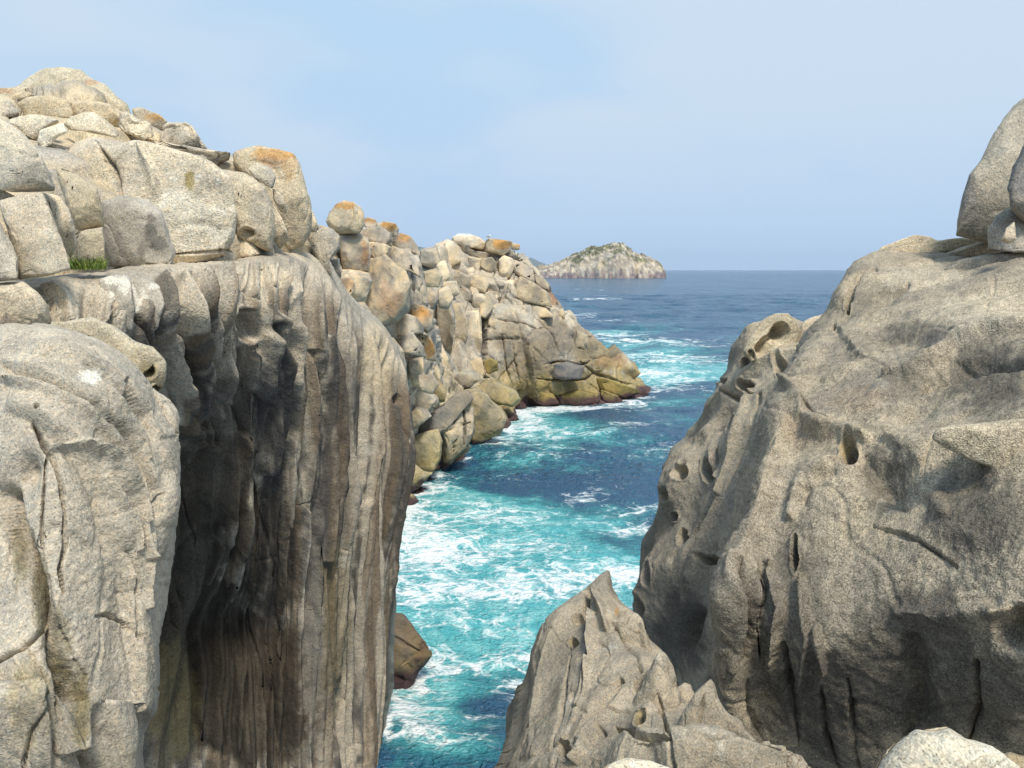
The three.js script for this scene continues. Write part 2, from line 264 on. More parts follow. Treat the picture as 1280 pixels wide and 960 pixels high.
// spots: [x, y, rx, ry, colour, strength] patches of lichen, stain or darker tone, some of it painted shade; outlines broken up by noise
function paint(c, p, px, py, t, spots) {
  for (const s of spots) { const dx = (px - s[0]) / s[2], dy = (py - s[1]) / s[3], r = dx * dx + dy * dy; if (r > 2.6) continue;
    const k = F / t / Math.min(s[2], s[3]) * 0.8, n = fbm(p.x * k + s[0], p.y * k, p.z * k + s[1], 5, 0.72); mixc(c, s[4], s[5] * sst(1.10, 0.62, Math.sqrt(r) - 0.95 * n)); }
}
function stone({ a = K.tan, b = K.grey, scale = 0.6, dark = 0.4, streak = 0, white = 0, orange = 0, spots = [], tide = 0, cover = 0, stain } = {}) {
  return (p, c, px, py, t, u, v) => {
    c[0] = a[0]; c[1] = a[1]; c[2] = a[2];
    const n = fbm(p.x * scale, p.y * scale, p.z * scale, 5, 0.58); mixc(c, b, sst(-0.22, 0.30, n));
    if (dark) { const m = fbm(p.x * scale * 1.7 + 31, p.y * scale * 1.2, p.z * scale * 1.7, 5, 0.66); mixc(c, K.dgrey, dark * sst(0.06, 0.42, m)); }
    if (streak) { const m = fbm(p.x * 1.5 + 9, p.y * 0.14, p.z * 1.5, 5, 0.62) + 0.25 * fbm(p.x * 6, p.y * 2, p.z * 6, 3); mixc(c, K.black, streak * sst(0.0, 0.26, m)); const q = fbm(p.x * 4.5, p.y * 0.22 + 40, p.z * 4.5, 4, 0.6); mixc(c, [0.43, 0.37, 0.28], 0.45 * sst(0.12, 0.4, q)); }
    if (cover) { const m = fbm(p.x * 0.45 + 50, p.y * 0.45, p.z * 0.45, 4, 0.6) + 0.30 * noise(p.x * 9, p.y * 9, p.z * 9); mixc(c, K.olive, cover * sst(-0.12, 0.38, m)); }
    if (white) { const m = fbm(p.x * scale * 2.2, p.y * scale * 2.2 + 70, p.z * scale * 2.2, 5, 0.7); mixc(c, K.white, white * sst(0.20, 0.36, m)); }
    if (orange) { const m = fbm(p.x * scale * 1.1 + 90, p.y * scale * 1.1, p.z * scale * 1.1, 5, 0.62); mixc(c, K.rust, orange * sst(0.12, 0.42, m)); }
    if (stain) stain(c, p, u, v);
    if (spots.length) paint(c, p, px, py, t, spots);
    if (tide) { const e = 0.9 * fbm(p.x * 0.35, p.y * 0.2, p.z * 0.35, 4) + 0.5 * noise(p.x * 2.2, p.y * 2.2, p.z * 2.2); mixc(c, K.ochre, 0.75 * sst(tide + 1.6, tide - 0.8, p.y + e * 2.6) * sst(-0.55, 0.25, e + 0.25)); mixc(c, K.wine, 0.93 * sst(0.95, 0.55, p.y + 0.55 * e)); }
  };
}

// ================================================================ the sea
const seaRnd = rng(5), SW = [];
for (let i = 0; i < 22; i++) { const L = 0.7 * Math.pow(1.26, i), a = 1.75 + (seaRnd() - 0.5) * 2.0; SW.push([2 * Math.PI / L * Math.cos(a), 2 * Math.PI / L * Math.sin(a), 0.0085 * Math.pow(L, 0.80), seaRnd() * 6.28, L]); }
function seaH(x, z, minL = 0) {
  let h = 0; const w = 0.8 * noise(x * 0.07, 0, z * 0.07), v = 0.7 + 0.6 * noise(x * 0.05, 4, z * 0.05);
  for (const s of SW) if (s[4] > minL) { const c = Math.sin(s[0] * x + s[1] * z + s[3] + w * (2 + 6 / s[4])); h += s[2] * v * (1 - 1.4 * Math.abs(c) + 0.4 * c); }
  return h * 1.15;
}
// aerated (turquoise) water and foam, placed where they lie on the sea: [x, y, rx, ry, amount] read from the photograph
const AIR = [[640, 640, 150, 40, 0.35], [700, 575, 130, 26, 0.3], [790, 520, 90, 20, 0.3], [560, 610, 60, 20, 0.35], [600, 720, 170, 60, 1], [640, 790, 160, 35, 1], [560, 670, 110, 45, 0.8], [700, 690, 130, 40, 0.55], [530, 900, 60, 60, 0.7], [600, 850, 80, 40, 0.5], [660, 520, 70, 28, 0.85], [710, 545, 90, 18, 0.45], [850, 468, 130, 16, 1], [800, 440, 110, 16, 0.55], [770, 415, 60, 8, 0.4], [620, 585, 60, 14, 0.35], [790, 735, 50, 50, 0.8], [520, 640, 40, 20, 0.7], [870, 500, 60, 10, 0.35], [600, 940, 90, 40, 0.5], [640, 800, 170, 24, 0.6]];
const FOAM = [[505, 640, 14, 8, 1.2], [525, 612, 14, 6, 1], [550, 597, 16, 5, 0.9], [580, 575, 18, 5, 0.8], [612, 557, 18, 5, 0.9], [638, 540, 12, 6, 1], [651, 516, 10, 6, 1.2], [690, 509, 30, 3.5, 1.2], [740, 509, 30, 3.5, 1.1], [780, 503, 24, 3.5, 1.2], [806, 497, 16, 3.5, 1.2], [543, 826, 9, 12, 1], [524, 850, 10, 12, 1], [503, 892, 12, 14, 1], [484, 930, 10, 20, 1], [600, 650, 90, 14, 0.35], [680, 600, 80, 8, 0.35], [740, 570, 70, 8, 0.4], [650, 575, 60, 6, 0.4], [760, 615, 60, 8, 0.4], [590, 780, 90, 14, 0.4], [600, 700, 120, 24, 0.35], [700, 545, 70, 8, 0.5], [510, 660, 40, 36, 1], [540, 690, 70, 26, 0.75], [620, 745, 110, 15, 0.95], [710, 730, 70, 18, 0.7], [505, 745, 50, 22, 0.6], [660, 560, 50, 8, 0.35], [560, 830, 80, 16, 0.7], [510, 890, 34, 60, 0.75], [650, 860, 34, 24, 0.8], [690, 820, 60, 12, 0.6], [720, 625, 40, 7, 0.6], [790, 662, 60, 8, 0.8], [800, 640, 50, 8, 0.6], [700, 680, 80, 12, 0.4], [720, 512, 90, 9, 1], [660, 528, 26, 16, 0.9], [610, 545, 20, 10, 0.6], [540, 608, 26, 9, 0.9], [505, 630, 24, 9, 1], [850, 452, 90, 3, 1], [800, 466, 70, 5, 0.8], [870, 475, 70, 4, 0.6], [830, 486, 70, 6, 0.9], [790, 404, 10, 3.2, 1.2], [760, 400, 30, 1.6, 0.9], [730, 395, 26, 3, 0.9], [820, 428, 90, 4, 0.9], [880, 434, 50, 2.2, 1], [760, 420, 60, 5, 0.7], [740, 374, 40, 1.3, 0.85], [730, 362, 30, 0.8, 0.6], [770, 445, 60, 6, 0.6], [860, 446, 50, 2.5, 0.7], [790, 535, 40, 7, 0.7], [840, 560, 40, 8, 0.5], [545, 940, 60, 16, 0.6], [600, 905, 60, 10, 0.45], [790, 720, 40, 14, 0.7], [640, 640, 90, 8, 0.35]];
const DEEP = [[640, 600, 90, 16, 0.5], [610, 885, 44, 18, 0.5], [780, 605, 60, 20, 0.45], [780, 690, 40, 20, 0.4], [760, 520, 70, 8, 0.5], [600, 930, 60, 14, 0.45]];
const blob = (L, px, py) => { let s = 0; for (const b of L) { const x = (px - b[0]) / b[2], y = (py - b[1]) / b[3], r = x * x + y * y; if (r < 5) s += b[4] * Math.exp(-r * 1.1); } return s; };
function seaColour(x, z, c) {
  const q = proj(x, 0, z), D = -z, px = q[0] + 10 * noise(x * 0.35, 9, z * 0.35) * 30 / D * (D < 70 ? 1 : 1.6), py = q[1] + 260 / D * noise(x * 0.3, 2, z * 0.22) * (D < 60 ? 1 : 0.5);
  const k = D < 60 ? 1 : D < 140 ? 0.55 : 0.30, n1 = fbm(x * 0.22 * k, 3, z * 0.22 * k, 5, 0.6), n2 = fbm(x * 1.1 * k, 8, z * 1.1 * k, 4, 0.6);
  let air = blob(AIR, px, py) - 0.8 * blob(DEEP, px, py); air = sst(-0.05, 1.15, air + 0.62 * n1 + 0.30 * n2 + 0.05);
  c[0] = 0.017; c[1] = 0.084; c[2] = 0.168;
  mixc(c, [0.020, 0.125, 0.185], 0.7 * sst(0.05, 0.4, n2 + 0.4 * n1));
  mixc(c, [0.025, 0.18, 0.225], sst(0.0, 0.45, air)); mixc(c, [0.07, 0.38, 0.41], sst(0.25, 0.80, air)); mixc(c, [0.24, 0.57, 0.57], 0.85 * sst(0.55, 1.0, air + 0.35 * n2) * sst(-0.3, 0.4, n2 + 0.5 * n1));
  // foam: torn webs drawn out by the swell
  const wx = x + 0.9 * fbm(x * 0.5 * k, 1, z * 0.5 * k, 3) / k, wz = z + 0.9 * fbm(x * 0.5 * k, 5, z * 0.5 * k + 20, 3) / k;
  const r1 = Math.abs(fbm(wx * 0.55 * k, 7, wz * 0.85 * k, 3)), r2 = Math.abs(fbm(wx * 1.6 * k + 5, 2, wz * 2.2 * k, 3)), r3 = Math.abs(noise(wx * 4.5 * k, 3, wz * 5.5 * k));
  const web = 0.85 * Math.exp(-r1 * 9) + 0.60 * Math.exp(-r2 * 9) + 0.24 * Math.exp(-r3 * 7);
  const f = blob(FOAM, px, py), base = f * 0.95 + air * 0.32 + 0.38 * n1 + 0.04;
  let foam = sst(0.54, 1.50, web * (0.40 + 0.70 * Math.min(1.2, base)) + 0.50 * Math.max(0, base - 0.25) + 0.26 * n2);
  if (f < 0.02 && D > 25) foam *= 0.75;
  mixc(c, [0.80, 0.84, 0.84], Math.min(0.96, foam)); return foam;
}
const seaGroup = put(new THREE.Group(), 'sea', scene, S('blue sea with turquoise churned water and white foam filling the rock inlet', 'sea'));
function ripples(tile, amp) {
  const t = ripples.t ??= dataTex(512, (u, v, o) => { const w = pfbm(u, v, 8, 3, 130) * 0.12, a = 1 - Math.abs(pfbm(u + w, v * 1, 12, 5, 140) - 0.5) * 2.6, b = pfbm(u, v + w, 26, 4, 150); o[0] = o[1] = o[2] = 0.55 * a + 0.4 * b; }, false);
  const c = t.clone(); c.repeat.set(1 / tile, 1 / (tile * 0.7)); c.needsUpdate = true; c.channel = 1; return [c, amp];
}
function water(x0, x1, z0, z1, xs, zs, TW, TH, minL, bump, edge) {
  const U = xs.length, V = zs.length, pos = new Float32Array(3 * U * V), uv = new Float32Array(2 * U * V), uv1 = new Float32Array(2 * U * V), idx = new Uint32Array(6 * (U - 1) * (V - 1));
  for (let j = 0; j < V; j++) for (let i = 0; i < U; i++) { const x = xs[i], z = zs[j], o = j * U + i, e = edge.find((q) => q[0] === z);
    let h; if (e) { const g = e[1], a = Math.floor(x / g) * g, t = (x - a) / g; h = seaH(a, z, e[2]) * (1 - t) + seaH(a + g, z, e[2]) * t; } else h = seaH(x, z, minL);
    pos.set([x, z < -2000 ? 0 : h, z], 3 * o); uv[2 * o] = (x - x0) / (x1 - x0); uv[2 * o + 1] = (z - z0) / (z1 - z0); uv1[2 * o] = x; uv1[2 * o + 1] = z; }
  let q = 0; for (let j = 0; j < V - 1; j++) for (let i = 0; i < U - 1; i++) { const s = j * U + i; idx.set(zs[1] > zs[0] ? [s, s + U, s + 1, s + 1, s + U, s + U + 1] : [s, s + 1, s + U, s + 1, s + U + 1, s + U], q); q += 6; }
  const g = new THREE.BufferGeometry(); g.setAttribute('position', new THREE.BufferAttribute(pos, 3)); g.setAttribute('uv', new THREE.BufferAttribute(uv, 2)); g.setAttribute('uv1', new THREE.BufferAttribute(uv1, 2)); g.setIndex(new THREE.BufferAttribute(idx, 1)); g.computeVertexNormals();
  const cd = new Uint8Array(TW * TH * 4), rd = new Uint8Array(TW * TH * 4), c = [0, 0, 0];
  for (let j = 0; j < TH; j++) for (let i = 0; i < TW; i++) { const f = seaColour(x0 + (x1 - x0) * (i + 0.5) / TW, z0 + (z1 - z0) * (j + 0.5) / TH, c), o = 4 * (j * TW + i); for (let k = 0; k < 3; k++) cd[o + k] = 255 * Math.pow(c[k], 1 / 2.2); rd[o] = rd[o + 1] = rd[o + 2] = 255 * (0.16 + 0.74 * f); cd[o + 3] = rd[o + 3] = 255; }
  const mk = (d, s) => { const t = new THREE.DataTexture(d, TW, TH); t.magFilter = t.minFilter = THREE.LinearFilter; t.wrapS = t.wrapT = THREE.ClampToEdgeWrapping; if (s) t.colorSpace = THREE.SRGBColorSpace; t.needsUpdate = true; return t; };
  const m = new THREE.MeshPhysicalMaterial({ map: mk(cd, true), roughnessMap: mk(rd, false), roughness: 1, ior: 1.33, bumpMap: bump[0], bumpScale: bump[1] });
  put(new THREE.Mesh(g, m), 'water_surface', seaGroup);
}
const steps = (a, b, s, ...more) => { const o = []; const n = Math.round(Math.abs(b - a) / s); for (let i = 0; i <= n; i++) o.push(a + (b - a) * i / n); return o; };
const wide = (lo, hi, s, far) => { const o = steps(lo, hi, s); for (let k = s * 4, x = lo - k; x > -far; x -= k, k *= 1.5) o.unshift(x); o.unshift(-far); for (let k = s * 4, x = hi + k; x < far; x += k, k *= 1.5) o.push(x); o.push(far); return o; };
water(-8, 12, -13, -50, wide(-6, 10, 0.1, 64), steps(-13, -50, 0.1).map((z) => +z.toFixed(4)), 1024, 1536, 0, ripples(4, 0.22), [[-50, 0.25, 1]]);
water(-22, 44, -50, -130, wide(-8, 40, 0.25, 320), steps(-50, -130, 0.3).map((z) => +z.toFixed(4)), 1280, 1024, 1, ripples(8, 0.5), [[-50, 0.25, 1], [-130, 1, 3]]);
water(-60, 190, -130, -430, wide(-20, 150, 1, 1500), steps(-130, -430, 1.25).map((z) => +z.toFixed(4)), 1280, 1024, 3, ripples(20, 1.1), [[-130, 1, 3], [-430, 10, 30]]);
{ const zs = []; for (let z = -430, k = 6; z > -20000; z -= k, k *= 1.06) zs.push(z); zs.push(-20000); const xs = []; for (let x = -20000; x < -1500; x *= 0.75) xs.push(x); for (let x = -1500; x <= 1500; x += 20) xs.push(x); for (let x = 2000; x < 20000; x *= 1.33) xs.push(x); xs.push(20000);
  water(-600, 1400, -430, -2600, xs, zs, 512, 512, 30, ripples(60, 3.2), [[-430, 10, 30]]); }

// ================================================================ the cliff on the left side of the inlet
const row = (...a) => { const o = []; for (let i = 0; i < a.length; i += 3) o.push(P(a[i], a[i + 1], a[i + 2])); return o; };
const under = (r, y, dx = 0, dz = 0) => r.map((p) => new THREE.Vector3(p.x + dx, y, p.z + dz));
const back = (r, x, y, z) => r.map((p) => [new THREE.Vector3(p.x + x, p.y + y, p.z + z), p]);
{ const R = [
    row(40, 345, 12, 60, 342, 12.2, 150, 334, 12.6, 225, 326, 13.5, 290, 319, 15, 350, 309, 17, 400, 318, 20, 440, 372, 23, 478, 408, 25, 500, 440, 26.5, 505, 455, 28),
    row(-60, 365, 8.6, 60, 352, 9.2, 150, 341, 10, 225, 332, 11.2, 290, 325, 13, 350, 314, 15, 400, 328, 17.5, 441, 384, 20, 479, 416, 22, 503, 450, 23.5, 505, 470, 28),
    row(-60, 400, 7.8, 60, 384, 8.4, 150, 366, 9.2, 225, 352, 10.4, 290, 346, 12, 350, 342, 13.7, 403, 354, 16.2, 444, 404, 18.8, 481, 436, 21, 508, 482, 22.6, 506, 490, 28),
    row(-60, 440, 7.5, 60, 430, 8.1, 150, 402, 8.8, 225, 386, 10, 290, 381, 11.6, 350, 376, 13.2, 405, 388, 15.7, 447, 436, 18.3, 484, 472, 20.5, 512, 525, 22, 507, 530, 28),
    row(-60, 500, 7.6, 60, 490, 8.2, 145, 470, 9.0, 220, 452, 10.3, 286, 445, 11.9, 348, 440, 13.4, 405, 450, 15.7, 447, 492, 18, 485, 530, 20.2, 511, 575, 21.8, 505, 580, 28),
    row(-60, 570, 8.2, 60, 560, 9.0, 140, 550, 10.0, 210, 540, 11.4, 278, 535, 12.9, 343, 530, 14.1, 402, 540, 15.9, 446, 570, 17.9, 484, 600, 20, 505, 630, 21.6, 500, 640, 28),
    row(-60, 660, 8.6, 60, 650, 9.6, 130, 650, 10.8, 200, 645, 12.2, 268, 640, 13.6, 338, 640, 14.6, 398, 645, 15.9, 443, 660, 17.8, 480, 680, 19.8, 498, 700, 21.3, 494, 710, 28),
    row(-60, 760, 9.0, 60, 755, 10.0, 125, 755, 11.3, 192, 752, 12.8, 260, 750, 14.4, 334, 750, 15.2, 394, 755, 16, 438, 760, 17.7, 475, 775, 19.6, 492, 785, 21.1, 488, 790, 28),
    row(-60, 860, 9.0, 60, 860, 10.0, 120, 860, 11.3, 188, 858, 12.8, 256, 856, 14.5, 331, 856, 15.2, 390, 858, 15.9, 433, 862, 17.5, 469, 868, 19.4, 484, 875, 20.8, 478, 880, 27),
    row(-60, 970, 8.8, 60, 970, 9.8, 118, 970, 11.0, 186, 968, 12.5, 254, 966, 14.2, 329, 966, 15, 387, 966, 15.7, 428, 966, 17.2, 462, 966, 19.1, 474, 966, 20.4, 466, 970, 26)];
  R.push(under(R[9], -2.5, -0.5));
  const grooves = [
    ['groove', 3, 0.10, [192, 362, 200, 425, 212, 470, 215, 505]], ['groove', 3.5, 0.13, [215, 385, 230, 425, 240, 475, 228, 525]], ['groove', 3.5, 0.12, [233, 350, 252, 420, 256, 465]], ['groove', 4, 0.14, [257, 370, 268, 440, 262, 480, 240, 540]],
    ['groove', 7, 0.42, [282, 392, 287, 457, 290, 505, 282, 560]], ['groove', 6, 0.5, [256, 472, 243, 520, 226, 570, 212, 640]], ['pit', 11, 16, 0.6, 272, 533, 0.2], ['pit', 14, 24, 0.65, 240, 545, 0.35],
    ['pit', 13, 21, 0.42, 314, 408, 0.1], ['groove', 10, 0.55, [342, 408, 337, 482, 330, 560, 318, 640]], ['groove', 5, 0.2, [305, 440, 300, 500, 310, 560]], ['pit', 11, 34, 0.35, 367, 437, 0], ['pit', 13, 34, 0.38, 366, 517, 0.05],
    ['groove', 4.5, 0.35, [388, 470, 388, 520, 384, 570, 378, 650]], ['groove', 3.5, 0.22, [402, 440, 407, 500, 404, 580, 398, 660, 392, 760]], ['groove', 3, 0.2, [422, 430, 428, 500, 426, 580]],
    ['ridge', 7, 0.3, [330, 540, 305, 640, 285, 735]], ['ridge', 6, 0.3, [305, 545, 290, 640, 268, 740]], ['ridge', 4, 0.2, [268, 560, 252, 640, 238, 720, 228, 790]], ['bowl', 54, 44, 0.8, 300, 800, 0.1], ['cave', 40, 60, 0.5, 235, 590, 0.3], ['ridge+', 7, 0.26, [198, 362, 210, 425, 226, 490, 222, 520]], ['ridge+', 7, 0.28, [222, 356, 240, 420, 250, 470, 236, 530]], ['ridge+', 6, 0.24, [243, 352, 258, 410, 264, 462]], ['ridge+', 8, 0.36, [268, 350, 276, 420, 280, 490, 272, 520]], ['ridge+', 8, 0.34, [330, 420, 325, 470, 332, 500, 318, 560]], ['ridge+', 6, 0.3, [352, 400, 356, 450, 350, 520, 340, 590]], ['ridge+', 5, 0.26, [383, 410, 382, 460, 379, 540, 370, 620]], ['ridge', 7, 0.26, [412, 420, 416, 500, 412, 600, 404, 700]], ['groove', 8, 0.4, [262, 600, 240, 690, 222, 780]], ['groove', 5, 0.4, [232, 690, 215, 760, 200, 840]],
    ['groove', 2.2, 0.14, [265, 793, 262, 860, 260, 960]], ['groove', 2.5, 0.18, [292, 795, 283, 878, 288, 960]], ['groove', 2.5, 0.16, [317, 816, 308, 880, 304, 950]], ['groove', 2.4, 0.14, [343, 818, 350, 887, 352, 940]], ['ridge', 6, 0.22, [386, 640, 378, 763, 374, 860, 372, 960]], ['groove', 5, 0.25, [362, 660, 360, 760, 356, 880]],
    ['groove', 3, 0.3, [432, 597, 424, 658, 418, 740]], ['groove', 4.5, 0.42, [419, 835, 428, 872, 421, 940]], ['groove', 2.5, 0.2, [455, 560, 450, 660, 444, 780, 436, 900]], ['groove', 2, 0.18, [472, 570, 466, 680, 458, 800, 448, 930]], ['ridge', 3, 0.14, [430, 690, 426, 760, 424, 860]], ['pit', 3, 8, 0.25, 488, 476, 0], ['pit', 3, 5, 0.25, 484, 497, 0], ['pit', 4, 9, 0.2, 500, 500, 0],
    ['ridge', 6, 0.12, [362, 345, 372, 365, 366, 392]], ['ridge', 7, 0.12, [222, 470, 232, 505]], ['groove', 2.5, 0.12, [268, 345, 290, 372, 295, 400]], ['groove', 2.5, 0.12, [300, 340, 322, 375]], ['groove', 2, 0.1, [330, 335, 352, 370]], ['ridge', 8, 0.14, [318, 440, 322, 480, 328, 500]],
    ['groove', 1.2, 0.05, [318, 735, 345, 700, 375, 640, 400, 622]], ['groove', 2.2, 0.14, [140, 372, 150, 400, 158, 440]], ['groove', 2.4, 0.14, [165, 365, 180, 400, 196, 450, 205, 490]], ['groove', 2.2, 0.12, [60, 372, 72, 392, 90, 402]]];
  const arc = [0, 3.2, 4.5, 5.7, 7.8, 10, 12.7, 15.4, 17.6, 19.4, 25], along = (u, v) => { const i = Math.min(9, Math.floor(u)); return arc[i] + (arc[i + 1] - arc[i]) * (u - i) + (v > 3 && u < 5 ? 0.14 * (v - 3) * (5 - u) * 0.5 : 0); };
  const m = sheet({ rows: R, segU: [10, 30, 58, 66, 66, 62, 62, 56, 50, 8], segV: [8, 30, 30, 44, 60, 64, 64, 58, 58, 14], feats: grooves, mat: M.mid,
    coarse: (p, u, v) => { const s = along(u, v), e = sst(1.3, 3.4, v), w = s + 0.22 * noise(s * 0.5, p.y * 0.20, 3) + 0.06 * noise(s * 1.5, p.y * 0.6, 9);
      const a = ridge(w * 0.62, p.y * 0.07, 1.3), b = ridge(w * 1.7, p.y * 0.09, 4.1), c = ridge(w * 4.1, p.y * 0.12, 8.8), t = sst(1, 2, v);
      const loc = u > 1.5 && u < 5 && v < 4.6 ? 0.45 : 1; return loc * e * (0.40 * a + 0.30 * b - 0.42) + t * (0.10 * c * (0.5 + noise(s * 0.4, p.y * 0.3, 6)) + 0.12 * b * (1 - e) - 0.08) + 0.20 * fbm(p.x * 0.3, p.y * 0.2, p.z * 0.3, 3); },
    fine: (p, u, v) => { const s = along(u, v) + 0.10 * noise(p.x * 0.8, p.y * 0.8, p.z * 0.8), t = sst(1, 2.4, v); const q = sst(-0.25, 0.35, noise(s * 0.5 + 7, p.y * 0.35, 2)) * (u > 6 ? 1 : 0.55); return t * q * (0.05 * ridge(s * 7.5, p.y * 0.22, 5) + 0.022 * ridge(s * 17, p.y * 0.4, 7)) - 0.05 * t * sst(0.90, 0.99, ridge(s * 0.8 + p.y * 0.10, p.y * 0.12, 11)) + 0.045 * fbm(p.x * 1.6, p.y * 0.9, p.z * 1.6, 5, 0.55) + 0.010 * noise(p.x * 12, p.y * 6, p.z * 12); },
    color: stone({ a: [0.47, 0.405, 0.31], b: [0.32, 0.285, 0.23], scale: 0.5, dark: 0.3, white: 0.2, stain: (c, p, u, v) => { const s = along(u, v) + 0.08 * noise(p.x * 0.7, p.y * 0.7, p.z * 0.7), e = sst(1.6, 3.0, v + 0.8 * noise(s * 1.4, 2, 7)), n = fbm(s * 1.15, p.y * 0.05, 3.3, 4, 0.6) + 0.35 * fbm(s * 5, p.y * 0.12, 6, 3) + 0.15 * noise(p.x * 7, p.y * 3, p.z * 7); mixc(c, [0.055, 0.050, 0.045], 0.88 * e * sst(-0.08, 0.12, n)); const w = fbm(s * 2.3 + 20, p.y * 0.06, 9, 4, 0.6); mixc(c, [0.17, 0.125, 0.08], 0.8 * e * sst(-0.04, 0.2, w)); mixc(c, [0.48, 0.415, 0.32], 0.45 * sst(0.12, 0.3, fbm(s * 3.1 + 50, p.y * 0.07, 2, 4, 0.6))); }, spots: [
      [150, 362, 14, 14, K.white, 0.5], [172, 372, 12, 18, K.white, 0.5], [345, 345, 26, 16, K.pale, 0.5], [470, 450, 26, 50, K.tan, 0.5], [430, 480, 26, 70, K.black, 0.55], [300, 880, 120, 110, [0.050, 0.038, 0.025], 0.9], [240, 760, 66, 150, [0.050, 0.038, 0.025], 0.88], [335, 690, 36, 100, [0.050, 0.038, 0.025], 0.75], [290, 520, 40, 60, K.black, 0.6], [260, 600, 60, 76, [0.050, 0.038, 0.025], 0.8], [345, 520, 30, 90, K.black, 0.6], [400, 620, 20, 120, K.black, 0.55], [355, 860, 34, 90, [0.050, 0.038, 0.025], 0.75], [420, 780, 24, 110, K.olive, 0.45], [215, 880, 34, 100, K.olive, 0.6], [390, 790, 18, 160, K.grey, 0.35]] }) });  // dark patches: wet stone and black stain, plus painted shade of overhang and hollows
  put(m, 'cliff_wall', scene, S('tall fluted grey granite wall with black stains dropping sheer into the inlet', 'cliff')); }

